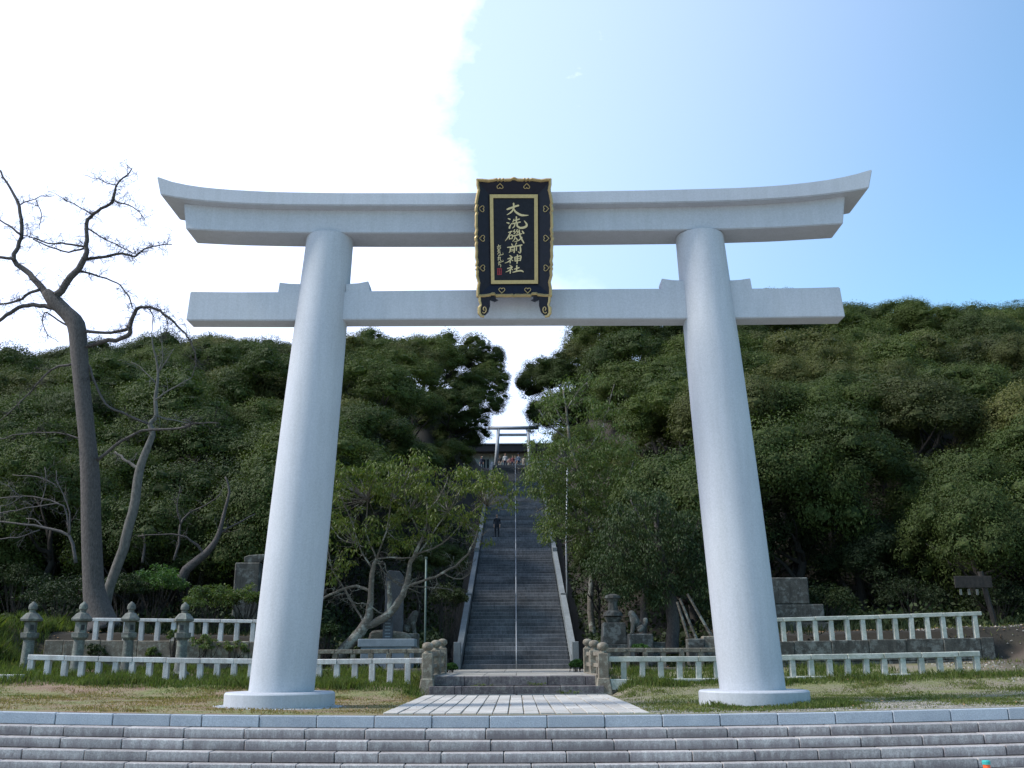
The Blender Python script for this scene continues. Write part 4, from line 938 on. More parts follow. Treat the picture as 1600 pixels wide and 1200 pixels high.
# ------------------------------------------------------------------ foliage builders
def rand_dirs(n, rng):
    v = rng.normal(size=(n, 3)); return v / np.linalg.norm(v, axis=1, keepdims=True)
def leaves(C, Nrm, size, rng, asp=.5, long_dir=None):
    """rhombic leaves centred at C facing Nrm; returns (n*4,3)"""
    n = len(C)
    r = rand_dirs(n, rng) if long_dir is None else long_dir
    a = r - (r * Nrm).sum(1, keepdims=True) * Nrm; a /= np.linalg.norm(a, axis=1, keepdims=True) + 1e-9
    b = np.cross(Nrm, a); s = np.asarray(size).reshape(-1, 1)
    P = np.stack([C - a * s, C - b * s * asp + Nrm * s * .12, C + a * s, C + b * s * asp + Nrm * s * .12], axis=1)
    return P.reshape(-1, 3)
def crown_mesh(name, seed, n_lobe=34, per=600, leaf=.026, flat=.72, lobe=(.24, .40), spread=.74, under=-.35, core=True, mat='leaf_a', squash=.62):
    rng = np.random.default_rng(seed); L = []
    d = rand_dirs(n_lobe * 6, rng); d = d[d[:, 2] > under][:n_lobe]
    rad = rng.uniform(spread * .72, spread, len(d)) * (1 + .16 * np.sin(d[:, 0] * 3.1 + seed) )
    Cn = d * rad[:, None] * np.array([1, 1, flat]); R = rng.uniform(lobe[0], lobe[1], len(d))
    cores = MB()
    for c, r in zip(Cn, R):
        k = int(per * (r / .32) ** 2); v = rand_dirs(k, rng)
        keep = (v @ (c / (np.linalg.norm(c) + 1e-6)) > -.35) | (v[:, 2] > .2); v = v[keep]; k = len(v)
        rr = r * (1 - .22 * rng.random(k) ** 2 + .09 * rng.normal(size=k) + .22 * (rng.random(k) < .12) * rng.random(k))
        # sub-clumps so the lobe's skin is itself lumpy
        ph = rng.uniform(0, 6, 3); rr *= 1 + .14 * np.sin(7 * v[:, 0] + ph[0]) * np.sin(8 * v[:, 1] + ph[1]) + .07 * np.sin(13 * v[:, 2] + ph[2])
        P = c + v * rr[:, None] * np.array([1, 1, squash])
        Nn = v * 1.1 + rand_dirs(k, rng) * .6 + np.array([0, 0, .25]); Nn /= np.linalg.norm(Nn, axis=1, keepdims=True)
        L.append(leaves(P, Nn, rng.uniform(.6, 1.15, k) * leaf, rng))
        if core:
            q = MB(); q.lathe([(.30, -.80), (.75, -.45), (.92, 0), (.72, .5), (.30, .80)], 7, rot=rng.uniform(0, 3))
            n0 = len(cores.v)
            for p in q.v:
                j = 1 + .12 * rng.normal(); cores.v.append((c[0] + p[0] * r * .5 * j, c[1] + p[1] * r * .5 * j, c[2] + p[2] * r * squash * .5 * j))
            cores.f += [tuple(i + n0 for i in f_) for f_ in q.f]
    V = np.concatenate(L); me = quads_mesh(name, V, 4, mat)
    if core:
        bm = bmesh.new(); bm.from_mesh(me); n0 = len(bm.verts); vs = [bm.verts.new(p) for p in cores.v]
        for f_ in cores.f:
            try: bm.faces.new([vs[i] for i in f_])
            except ValueError: pass
        bm.to_mesh(me); bm.free()
    return me
def wob_path(a, b, n, amp, rng):
    a, b = Vector(a), Vector(b); P = [a.lerp(b, i / n) for i in range(n + 1)]
    for i in range(1, n): P[i] += Vector(rng.normal(0, amp, 3))
    return P
def trunk_mesh(name, seed, mat, limbs=7):
    """unit tree: ground z=0, crown centre z=1, crown radius about .5"""
    rng = np.random.default_rng(seed); mb = MB(); P = wob_path((0, 0, -.08), (rng.normal(0, .05), rng.normal(0, .05), .8), 6, .022, rng)
    mb.tube(P, [.075, .052, .045, .042, .038, .032, .022], 9)
    for i in range(limbs):
        t = rng.integers(2, 6); a = rng.uniform(0, 6.28); r = rng.uniform(.3, .5)
        Q = wob_path(P[t], P[t] + Vector((math.cos(a) * r, math.sin(a) * r, rng.uniform(.18, .45))), 4, .025, rng)
        mb.tube(Q, [.026, .02, .016, .012, .006], 6)
        for j in (2, 3):
            a2 = a + rng.normal(0, .8); Q2 = wob_path(Q[j], Q[j] + Vector((math.cos(a2) * .18, math.sin(a2) * .18, .15)), 2, .02, rng); mb.tube(Q2, [.012, .008, .004], 5)
    return mb.mesh(name, mat, smooth=True)
CR = [crown_mesh('crown', 100 + i, n_lobe=52 + 4 * i, per=1150, leaf=.0178 - .0008 * (i % 3), squash=.66, lobe=(.17, .31), spread=.82, under=-.4) for i in range(5)]
CRS = [crown_mesh('crown', 200 + i, n_lobe=26, per=230, leaf=.03, core=False, lobe=(.18, .30), spread=.85, mat='leaf_b') for i in range(2)]
TR = [trunk_mesh('trunk', 300 + i, 'bark_dark') for i in range(4)]
ORD = ['first', 'second', 'third', 'fourth', 'fifth', 'sixth', 'seventh', 'eighth', 'ninth', 'tenth', 'eleventh', 'twelfth', 'thirteenth', 'fourteenth', 'fifteenth', 'sixteenth', 'seventeenth', 'eighteenth', 'nineteenth', 'twentieth']
def tree(x, y, zc, R, label, crown, mat, group=None, name='evergreen_tree', hs=.8, zg=None, trunk_k=1.0, lean=0.0):
    z0 = zg if zg is not None else gz(x, y); z0 = min(z0, zc - R * .9)
    x0 = x + lean
    if lean: z0 = min(gz(x0, y), zc - R * .9)
    t = thing(name, label, 'tree', (x0, y, z0), group=group)
    H = zc - z0
    link('trunk', TR[int(RNG.integers(0, 4))], t, (0, 0, 0), (0, math.atan2(-lean, H), 0) if lean else (0, 0, RNG.uniform(0, 6.28)), (R * 1.15 * trunk_k, R * 1.15 * trunk_k, math.hypot(H, lean)))
    o = link('crown', crown, t, (-lean, 0, H), (RNG.normal(0, .08), RNG.normal(0, .08), RNG.uniform(0, 6.28)), (R, R * RNG.uniform(.9, 1.1), R * hs * RNG.uniform(.92, 1.1)))
    o.material_slots[0].link = 'OBJECT'; o.material_slots[0].material = M[mat]
    return t
# ------------------------------------------------------------------ trees shaped one by one round the gap above the stairs
def ptree(px, py, Y, rpx, label, crown=0, mat='leaf_a', hs=.85, sparse=False, name='evergreen_tree', group='trees framing the long staircase'):
    p = atY(px, py, Y); R = rpx * ppm(Y, py)
    ln = 0.0
    if Y > 78 and 714 < px < 800: ln = -3.6
    if Y > 78 and 800 <= px < 885: ln = 3.6
    return tree(p.x, Y, p.z, R, label, CRS[crown % 2] if sparse else CR[crown % 5], mat, group, name, hs, lean=ln, trunk_k=.7 if ln else 1.0)
for a in (
    (718, 572, 98, 70, 'dark evergreen whose edge bulges into the sky gap, high left of the staircase', 0, 'leaf_a', .95),
    (752, 560, 96, 40, 'small dark crown forming the left lip of the sky gap', 2, 'leaf_a', .95),
    (748, 606, 94, 50, 'dark crown below the left lip of the sky gap', 4, 'leaf_a', .9),
    (734, 668, 88, 42, 'black shaded crown touching the eaves of the shrine office', 1, 'leaf_a', .9),
    (856, 648, 97, 44, 'dark crown forming the lower right lip of the sky gap', 2, 'leaf_a', .95),
    (900, 640, 92, 44, 'dark evergreen behind the top of the thin light tree', 3, 'leaf_a', .95),
    (766, 586, 95, 30, 'small crown at the rightmost bulge of the left side of the sky gap', 0, 'leaf_a', 1.0),
    (716, 690, 90, 46, 'black shaded crown just left of the small gate and office eaves', 3, 'leaf_a', 1.0),
    (838, 598, 99, 38, 'small crown at the leftmost bulge of the right side of the sky gap', 3, 'leaf_a', 1.0),
    (886, 582, 99, 60, 'dark evergreen on the right shoulder of the sky gap under the tie beam', 4, 'leaf_a', .95),
    (880, 652, 96, 60, 'dark broad evergreen filling the right side of the sky gap above the small gate', 1, 'leaf_a', 1.0),
    (738, 632, 93, 50, 'dark evergreen filling the left side of the sky gap above the small gate', 4, 'leaf_a', 1.0),
    (900, 690, 80, 42, 'shaded evergreen behind the middle of the thin light tree', 2, 'leaf_a', 1.0),
    (664, 566, 92, 66, 'dark evergreen under the tie beam, left of the sky gap tree', 1, 'leaf_a', .9),
    (706, 640, 88, 60, 'dark evergreen hanging low beside the small gate on the left', 2, 'leaf_a', .9),
    (700, 715, 80, 44, 'shadowy evergreen beside the upper left edge of the staircase', 3, 'leaf_a', 1.0),
    (640, 640, 76, 66, 'broad layered evergreen right of the left pillar, half way up the hill', 4, 'leaf_a', .8),
    (648, 722, 62, 52, 'dark evergreen directly behind the top of the small light green tree', 1, 'leaf_a', .9),
    (575, 640, 72, 60, 'broad evergreen close to the right edge of the left pillar', 0, 'leaf_a', .8),
    (588, 560, 90, 62, 'high evergreen under the tie beam next to the left pillar', 3, 'leaf_a', .8),
    (570, 735, 58, 56, 'shadowy evergreen low behind the left pillar and the small tree', 2, 'leaf_a', .9),
    (660, 800, 52, 56, 'deep shaded evergreen behind the trunk of the small tree', 4, 'leaf_a', 1.0),
    (690, 880, 50, 44, 'black shaded evergreen at the lower left edge of the staircase', 2, 'leaf_a', 1.1),
    (600, 860, 50, 56, 'black shaded evergreen behind the slate stele', 0, 'leaf_a', 1.0),
    (530, 850, 50, 56, 'black shaded evergreen just right of the left pillar foot', 3, 'leaf_a', 1.0),
    (864, 600, 98, 58, 'dark round evergreen leaning into the sky gap, high right of the staircase', 0, 'leaf_a', .95),
    (925, 560, 100, 62, 'evergreen below the tie beam on the upper right of the sky gap', 1, 'leaf_b', .9),
    (1000, 560, 94, 66, 'broad evergreen under the tie beam left of the right pillar', 2, 'leaf_a', .85),
    (1062, 590, 84, 66, 'layered evergreen touching the upper left of the right pillar', 3, 'leaf_a', .85),
    (985, 640, 78, 64, 'layered evergreen in the middle of the slope right of the staircase', 4, 'leaf_a', .85),
    (1045, 680, 66, 62, 'bushy evergreen left of the right pillar, half way up', 1, 'leaf_a', .9),
    (960, 730, 66, 56, 'olive evergreen behind the thin light tree right of the staircase', 0, 'leaf_b', .95),
    (905, 790, 62, 40, 'shaded evergreen behind the pale metal pole', 2, 'leaf_a', 1.0),
    (1070, 770, 54, 60, 'dense evergreen beside the middle of the right pillar', 3, 'leaf_a', .9),
    (1000, 800, 52, 54, 'dense evergreen above the drooping leafy tree', 4, 'leaf_a', .9),
    (935, 880, 50, 40, 'black shaded evergreen right of the lower staircase', 1, 'leaf_a', 1.0),
    (1080, 880, 47, 54, 'black shaded evergreen behind the propped trunk', 0, 'leaf_a', 1.0),
): ptree(*a[:5], crown=a[5], mat=a[6], hs=a[7])
ptree(752, 628, 96, 30, 'thin sprig of leaves reaching into the sky gap above the small gate', 0, 'leaf_a', .8, True)
ptree(860, 668, 96, 34, 'see-through leafy tree beside the right pillar of the small gate', 1, 'leaf_d', .9, True)
ptree(1590, 479, 108, 22, 'see-through pine top on the skyline at the right edge', 0, 'leaf_a', .8, True, 'pine_tree')
ptree(1628, 482, 110, 30, 'pine top on the skyline beyond the right edge', 1, 'leaf_a', .8, True, 'pine_tree')

# ------------------------------------------------------------------ the wooded hillsides, tree by tree
def treetop(X, Y):
    t = float(np.interp(Y, [36, 42, 46, 50, 60, 70, 80, 90, 100, 112], [.17, .185, .235, .27, .312, .335, .352, .364, .374, .372]))
    return 1.1 + Y * t * (.905 if X < 0 else 1.0) * (1 - .06 * float(sstep(-30, -60, X)))
def build_understorey():
    for sd in (-1, 1):
        n = 0; x = 9.0
        while x < 37:
            X = sd * (x + RNG.uniform(-.6, .6)); Y = 48.5 + RNG.uniform(-1.5, 2.5); R = RNG.uniform(2.9, 3.6); px, _ = proj((X, Y, 5))
            if not (500 < px < 1090):
                tree(X, Y, gz(X, Y) + R * 1.0, R, 'low shaded evergreen, %s from the staircase at the foot of the %s slope' % (ORD[n], 'left' if sd < 0 else 'right'), CR[int(RNG.integers(0, 5))], 'leaf_shaded', 'low evergreens under the tall trees', hs=1.0); n += 1
            x += 4.0
build_understorey()
def build_hill():
    Y = 45.0; k = 0
    while Y < 108:
        for sd in (-1, 1):
            half = Y * .545 + 9; x = 7.5 + RNG.uniform(-1, 1) + (k % 2) * 2.4; n = 0
            while x < half:
                X = sd * x; Yj = Y + RNG.normal(0, 1.1); R = RNG.uniform(3.1, 4.5) * (1 + (Y - 45) / 260)
                zt = treetop(X, Yj) + RNG.normal(0, .7) - (.5 if sd > 0 else 0); zc = zt - R * (1.15 if k == 0 else .86)
                px, py = proj((X, Yj, zc)); rp = R / Y * F_PX
                step = R * RNG.uniform(1.25, 1.5)
                if not (690 < px < 930) and not (500 < px < 1095 and Y < 100 and k % 2 == 0 and 540 < px < 1060) and not (X < 0 and Y < 48 and False):
                    # keep the canopy under the skyline of the photograph
                    if Y < 52: zc -= .3
                    tone = 'leaf_b' if k > 1 and RNG.random() < (.34 if sd > 0 and Y < 75 else .15) else 'leaf_a'
                    lab = '%s evergreen, %s from the staircase in the %s rank up the %s slope' % ('olive domed' if tone == 'leaf_b' else 'dark domed', ORD[min(n, 19)], ORD[k], 'left' if sd < 0 else 'right')
                    t = tree(X, Yj, zc, R, lab, CR[int(RNG.integers(0, 5))], tone, 'evergreen trees of the %s hillside' % ('left' if sd < 0 else 'right'), hs=1.25 if k == 0 else .95)
                    n += 1
                x += step
        Y += 4.6 + k * .12; k += 1
build_hill()

# ------------------------------------------------------------------ traced trees
def traced(mb, pts, Y, jit=0.0, n=7, wig=0.0, sub=3, yo=0.0, kw=1.0):
    """pts: (photo x, photo y, width px). Returns 3D points"""
    P = []; 
    for i, (x, y, w_) in enumerate(pts):
        P.append((atY(x, y, Y + yo + jit * i), w_ * .5 * ppm(Y, y) * kw))
    Q, W = [], []
    for i in range(len(P) - 1):
        p0, p1, p2, p3 = P[max(i - 1, 0)][0], P[i][0], P[i + 1][0], P[min(i + 2, len(P) - 1)][0]
        for k in range(sub):
            t = k / sub; Q.append(.5 * ((2 * p1) + (p2 - p0) * t + (2 * p0 - 5 * p1 + 4 * p2 - p3) * t * t + (3 * p1 - p0 - 3 * p2 + p3) * t ** 3) + Vector(RNG.normal(0, wig, 3))); W.append(P[i][1] * (1 - t) + P[i + 1][1] * t)
    Q.append(P[-1][0]); W.append(P[-1][1]); mb.tube(Q, W, n); return Q
def twigs(mb, starts, rng, L=.8, n=1, depth=2, r=.012, up=.1, crook=.35):
    """short crooked twigs growing from the given (point, direction)"""
    for p, d_ in starts:
        for _ in range(n):
            d0 = (Vector(d_) * .7 + Vector(rng.normal(0, .7, 3)) + Vector((0, 0, up))).normalized(); q = Vector(p); P = [q.copy()]; m = 4
            LL = L * rng.uniform(.5, 1.2)
            for i in range(m):
                d0 = (d0 + Vector(rng.normal(0, crook, 3))).normalized(); q = q + d0 * LL / m; P.append(q.copy())
            mb.tube(P, [r * (1 - .18 * i) for i in range(m + 1)], 3)
            if depth > 1: twigs(mb, [(P[i], d0) for i in (1, 2, 3)], rng, L * .5, 1, depth - 1, r * .65, up, crook)
def shoots(Q, rng, frac=.5, a=0):
    out = []
    for i in range(a, len(Q) - 1):
        if rng.random() < frac: out.append((Q[i], (Q[i + 1] - Q[i]).normalized()))
    return out
rng = np.random.default_rng(11)
YB = 35.6
bt = thing('bare_tree', 'big leafless tree with thick grey trunk and crooked black limbs against the white sky', 'tree', (atY(150, 965, YB).x, YB, gz(-15, YB)))
O = Vector(bt.location)
mbt = MB()
base = traced(mbt, [(160, 985, 62), (156, 962, 46), (149, 935, 38), (146, 910, 34), (142.6, 825, 32), (141, 746, 31), (136, 683, 27), (128, 603, 26), (123.5, 549, 28), (119, 508, 29), (103, 488, 24), (84, 469.6, 24), (72, 456, 15)], YB, n=14, kw=.94)
mbl = MB(); mtw = MB(); ALL = []
for pts, jt, fr in (
    ([(84, 469.6, 20), (67, 451.6, 14), (46.5, 428, 12), (22, 405, 10), (32, 379, 8), (33.6, 353, 8), (29.7, 322, 7), (15.5, 294, 5), (0, 269, 3.5), (-14, 250, 2)], .12, .6),
    ([(24, 406, 7), (0, 402, 6), (-30, 404, 4)], .1, .5), ([(84, 469.6, 20), (89, 460.6, 16), (111, 433.5, 14), (129, 410, 13), (135.7, 384, 9), (135.7, 350.8, 8), (144.7, 335, 6.5), (165.4, 322, 6), (177, 310.7, 7), (181, 291, 4), (199, 273, 3), (207, 262, 1.5)], -.12, .7),
    ([(131, 406, 7), (165.4, 400, 6), (191, 396, 5), (212, 401, 4), (225, 389.5, 3), (248, 383, 2.5), (269, 382, 1.3)], -.2, 1.0), ([(133, 384.4, 5), (103, 380.5, 4), (82.7, 382, 3.5), (59.4, 374, 3), (36, 367.6, 2)], .1, .7),
    ([(133, 388, 4.5), (106, 393, 3.5), (77.5, 385.7, 3), (51.7, 374, 2.5)], .2, .5), ([(124, 423, 5), (155, 431, 3.5), (181, 442.5, 3), (196, 456.7, 3), (206.7, 480, 3)], -.15, .8),
    ([(178, 314, 4), (201.6, 321, 2.5), (217, 330, 2), (227, 345.6, 1.2)], -.1, .8), ([(138, 358.5, 4), (165, 374, 2.5), (191, 387, 2), (214, 397, 1.5)], -.3, 1.0), ([(142, 335, 3), (116, 320, 2), (85, 301.7, 1.2)], .1, .7),
    ([(181, 290, 2.5), (155, 281, 1.5), (129, 273, 1)], .1, .7), ([(32, 366, 5), (15.5, 353, 3.5), (-6, 342, 3)], .1, .6), ([(32, 319.8, 3), (54, 310.7, 2), (85, 305.6, 1.3)], -.1, .8), ([(54, 310.7, 2), (63, 327.5, 2), (62, 358.5, 1.3)], -.1, .6),
    ([(88, 482, 14), (77.5, 480, 10), (51.7, 477, 9), (28, 480, 8), (10, 493, 8), (-8, 507, 6)], .1, .4), ([(64, 452, 7), (38.8, 462, 5.5), (23, 472, 5), (-8, 476, 4)], .1, .5),
    ([(112, 513.6, 5), (90.4, 500.7, 3.5), (72.4, 487.7, 3), (66, 500, 2), (75, 530, 1.5)], .1, .6), ([(120, 519, 12), (137, 518.7, 7), (165.4, 518.7, 6), (191, 517.5, 6.5), (204, 508, 9), (210.6, 487.7, 8), (219.6, 480, 7), (243, 482.6, 5.5), (263.6, 496.8, 5), (284, 516, 4), (297, 532, 3), (306, 560, 2), (300, 590, 1.2)], -.1, .7),
    ([(124, 546, 12), (132, 542, 8), (160, 534, 9), (191, 529, 9), (201.6, 522, 10), (204, 508, 8)], -.12, .5), ([(116, 568, 6), (79, 578, 4), (47.5, 613, 3), (0, 657, 2)], .2, .6), ([(128, 686, 4), (88.7, 676, 3), (38, 679, 2.5), (-5, 685, 2)], .2, .8),
    ([(146, 722, 9), (157, 716, 7), (190, 689, 6), (221.7, 673, 5.5), (269, 670, 5), (292, 667, 5), (297, 661, 3), (284, 656, 2)], -.15, .5), ([(292, 664, 4), (318, 660, 3), (342, 661, 2)], -.1, .8), ([(132, 560, 7), (144, 587, 5), (164.7, 628.7, 4.5), (190, 644.5, 4.5), (231, 662, 5)], .1, .5),
    ([(250, 486, 2.5), (262, 505, 1.5), (258, 530, 1)], -.1, .8), ([(231, 480, 2.5), (240, 500, 2), (236, 522, 1.2)], -.1, .9)):
    Q = traced(mbl, pts, YB, jit=jt * .5, n=7, wig=.02, yo=0, kw=.76); ALL += shoots(Q, rng, fr * .9, 1)
twigs(mtw, ALL, rng, L=.66, n=3, depth=3, r=.011, up=.12, crook=.45)
def shift(mb, O): mb.v = [(a - O.x, b - O.y, c - O.z) for a, b, c in mb.v]; return mb
part('trunk', shift(mbt, O), 'bark_big', bt, smooth=True); part('limbs', shift(mbl, O), 'bark_big', bt, smooth=True)['kind'] = 'stuff'; part('twigs', shift(mtw, O), 'bark_dark', bt)['kind'] = 'stuff'

def traced_tree(name, label, cat, Y, base_px, trunks, limbs, mat, tw=None, **kw):
    p = atY(base_px[0], base_px[1], Y); z = gz(p.x, Y); t = thing(name, label, cat, (p.x, Y, z)); O = Vector((p.x, Y, z)); A_ = []
    mb = MB()
    for pts in trunks:
        q = list(pts)
        Q = traced(mb, q, Y, n=11, wig=.012, kw=.82); A_ += shoots(Q, rng, .15, len(Q) // 2)
    part('trunk', shift(mb, O), mat, t, smooth=True)
    if limbs:
        mb = MB()
        for j, pts in enumerate(limbs): Q = traced(mb, pts, Y, jit=.12 * (-1) ** j, n=6, wig=.016, kw=.8); A_ += shoots(Q, rng, kw.get('fr', .7), 1)
        part('limbs', shift(mb, O), mat, t, smooth=True)['kind'] = 'stuff'
    if tw:
        mb = MB(); twigs(mb, A_, rng, L=tw[0], n=tw[1], depth=tw[2], r=tw[3], up=kw.get('up', .1)); part('twigs', shift(mb, O), kw.get('twmat', mat), t)['kind'] = 'stuff'
    return t, O
traced_tree('slender_tree', 'slender pale barked tree leaning right beside the big bare trunk', 'tree', 36.8, (166, 965),
    [[(162, 985, 24), (165, 950, 20), (171, 917, 19), (193, 857, 19), (207.5, 800, 18), (215, 746, 17), (226.5, 708, 14), (237.6, 679, 11), (234, 663.5, 9.5), (244, 647.7, 8), (242, 622, 7), (247, 584, 4.5), (240.7, 546, 3), (236, 521, 1.5)]],
    [[(214, 732, 8), (205, 724, 6), (193, 717, 5), (179, 706, 4.5)], [(243, 625, 4), (262, 612, 3), (300, 590, 1.5)], [(244, 600, 3), (225, 578, 2), (205, 566, 1.2)], [(246, 585, 3), (262, 560, 2), (272, 545, 1.2)], [(243, 648, 4), (260, 655, 3), (300, 662, 2)], [(247, 584, 3), (255, 550, 2), (250, 510, 1.2)]], 'bark_pale', (.7, 1, 3, .012))
traced_tree('leaning_tree', 'leaning bare tree with a thick crooked base in the dark left woods', 'tree', 42.5, (288, 905),
    [[(280, 915, 22), (291, 891, 18), (323, 863, 14), (339, 841, 10), (348.5, 809, 7), (358, 768, 4.5), (352, 745, 3)]], [[(342, 835, 5), (365, 820, 4), (399, 803, 2.5)], [(318, 864, 6), (300, 845, 4), (270, 835, 3), (215, 838, 2)], [(272, 876, 5), (279, 850, 4.5), (282, 819, 4), (296, 802, 3), (330, 785, 2), (345, 770, 1.5)], [(282, 819, 3), (276, 790, 2.5), (282, 760, 1.5)], [(223, 880, 5), (226, 850, 5), (224, 830, 4)]], 'bark_big', (.8, 1, 2, .014))
traced_tree('bare_bush', 'tangle of bare grey branches low in the woods at the left edge', 'bush', 40.5, (110, 860),
    [[(118, 880, 7), (108, 837, 5.5), (65, 824, 4.5), (28, 818, 3.5), (-8, 815, 3)]], [[(62, 828, 3), (28, 839.6, 2.5), (-6, 842, 2)], [(108, 837, 4), (99, 790, 3), (65, 791.5, 2.3), (28, 797, 2.2), (-6, 802, 2)], [(99, 792, 3), (79, 781.5, 2.6), (37, 774.5, 2.3), (-6, 780, 2)], [(37, 774.5, 2), (17, 787, 2), (-5, 792, 1.6)], [(68, 823, 2.4), (55, 812, 2), (41, 810, 1.6)], [(108, 837, 3.4), (110, 800, 2.6), (92, 760, 2), (88, 735, 1.4)], [(90, 762, 2), (60, 745, 2), (20, 742, 1.3)], [(30, 776, 2), (14, 760, 1.5), (-4, 752, 1.2)], [(62, 790, 2), (72, 760, 1.6), (70, 730, 1.2)]], 'twig', (1.0, 1, 3, .011), up=.05)

# small flowering tree with drooping leaves, left of the staircase
def cluster_leaves(pts, rng, n=40, rad=.45, leaf=.085, droop=.75, asp=.3, fill=None):
    C = []; Dn = []
    for p in pts:
        k = int(n * rng.uniform(.6, 1.3)); v = rand_dirs(k, rng) * (rng.random((k, 1)) ** .5) * rad * rng.uniform(.6, 1.2); v[:, 2] *= .6
        C.append(np.array(p) + v); d_ = v / (np.linalg.norm(v, axis=1, keepdims=True) + 1e-6) * .6 + rand_dirs(k, rng) * .35; d_[:, 2] -= droop; Dn.append(d_)
    C = np.concatenate(C); Dn = np.concatenate(Dn); Dn /= np.linalg.norm(Dn, axis=1, keepdims=True)
    Nn = rand_dirs(len(C), rng); Nn[:, 2] = np.abs(Nn[:, 2]) + .3; Nn -= (Nn * Dn).sum(1, keepdims=True) * Dn; Nn /= np.linalg.norm(Nn, axis=1, keepdims=True)
    return leaves(C, Nn, rng.uniform(.6, 1.15, len(C)) * leaf, rng, asp, Dn)
def in_poly(x, y, P):
    c = False; j = len(P) - 1
    for i in range(len(P)):
        if (P[i][1] > y) != (P[j][1] > y) and x < (P[j][0] - P[i][0]) * (y - P[i][1]) / (P[j][1] - P[i][1]) + P[i][0]: c = not c
        j = i
    return c
def sample_poly(P, n, Y, dy, rng, wfun=None):
    xs_ = [p[0] for p in P]; ys_ = [p[1] for p in P]; out = []
    while len(out) < n:
        x, y = rng.uniform(min(xs_), max(xs_)), rng.uniform(min(ys_), max(ys_))
        if in_poly(x, y, P) and (wfun is None or rng.random() < wfun(x, y)): out.append(atY(x, y, Y + rng.uniform(-dy, dy)))
    return out
YCH = 37.0
ct, O = traced_tree('cherry_tree', 'small leaning tree with yellow green drooping leaves, left of the staircase', 'tree', YCH, (541, 1012),
    [[(528, 1030, 28), (541, 1012, 22), (571.5, 976, 20), (578, 948.5, 13), (580, 924, 11), (582.5, 888, 9), (589, 873, 6)], [(571, 977, 15), (585, 974, 16), (610, 957, 15), (629, 929, 12), (637.5, 904.5, 10), (640, 882.5, 8), (648.5, 866, 7), (660, 840, 5), (668, 800, 4), (664, 760, 3)], [(608, 958, 9), (609, 935, 9), (608, 908, 8)]],
    [[(579, 924, 7), (562, 917, 6), (547, 918, 6), (524, 926, 5.5), (500, 938, 5)], [(629, 918, 6), (660, 908, 5), (692, 896, 5), (720, 877, 4), (736, 858, 3), (746, 830, 2)], [(602, 880, 2.5), (606, 895, 2.5), (625, 914, 2.5), (655, 917, 2.3), (690, 919, 2), (710, 924, 1.5)], [(589, 873, 3), (620, 872, 2.8), (645, 872, 2.6)], [(589, 873, 3), (600, 895, 2.5), (625, 912, 2.5), (657, 927, 2)],
     [(583, 890, 4), (560, 850, 3), (548, 810, 2.5), (530, 770, 2)], [(589, 873, 4), (572, 830, 3), (575, 780, 2.5), (560, 745, 2)], [(589, 873, 4), (604, 830, 3), (612, 780, 2.5), (622, 735, 2)], [(640, 882, 4), (672, 840, 3), (700, 800, 2.5), (722, 762, 2)], [(648, 866, 4), (690, 850, 3), (725, 815, 2.5), (760, 780, 2), (785, 765, 1.5)], [(660, 840, 3), (640, 800, 2.5), (632, 760, 2), (645, 730, 1.5)], [(668, 800, 3), (690, 770, 2), (700, 745, 1.5)], [(571, 976, 5), (558, 955, 4), (540, 925, 3), (520, 890, 2.5), (512, 850, 2)], [(692, 896, 3), (718, 905, 2), (735, 895, 1.5)], [(725, 815, 2.5), (745, 835, 2), (752, 850, 1.5)], [(600, 960, 3), (575, 945, 3), (552, 940, 2), (540, 920, 2)], [(560, 850, 3), (530, 840, 2), (508, 800, 1.5)]],
    'bark_cherry', (.75, 1, 3, .010), fr=.75)
rg = np.random.default_rng(5)
top_poly = [(505, 728), (530, 722), (545, 735), (575, 722), (600, 732), (612, 718), (640, 708), (660, 706), (672, 725), (695, 745), (722, 728), (750, 725), (790, 742), (812, 762), (800, 800), (768, 800), (750, 830), (700, 815), (650, 815), (600, 830), (540, 835), (505, 815)]
low_poly = [(505, 800), (600, 820), (700, 805), (752, 820), (745, 850), (700, 845), (640, 860), (560, 880), (505, 890)]
pts = sample_poly(top_poly, 300, YCH, 1.5, rg, lambda x, y: 1.0 if y < 775 else .5) + sample_poly(low_poly, 45, YCH, 1.3, rg) + [atY(757, 812, YCH), atY(765, 846, YCH + .3), atY(760, 850, YCH + .3), atY(735, 838, YCH)] + [atY(rg.uniform(505, 550), rg.uniform(880, 920), YCH) for _ in range(9)]
pts = [tuple(p - O) for p in pts]
link('foliage', quads_mesh('foliage', cluster_leaves(pts, rg, 34, .36, .088), 4, 'leaf_c'), ct)
mb = MB(); rr = random.Random(4)
for p in pts[::2]:
    q = Vector(p); s_ = min((Vector(b_) for b_ in [atY(x, y, YCH) - O for x, y in ((560, 850), (604, 830), (640, 800), (672, 840), (700, 800), (725, 815), (575, 780), (612, 780), (760, 790), (520, 890))]), key=lambda b_: (b_ - q).length)
    m_ = s_.lerp(q, .5) + Vector((rr.uniform(-.1, .1), rr.uniform(-.1, .1), -.08)); mb.tube([s_, m_, q], [.016, .011, .005], 4)
part('branches', mb, 'bark_cherry', ct)['kind'] = 'stuff'

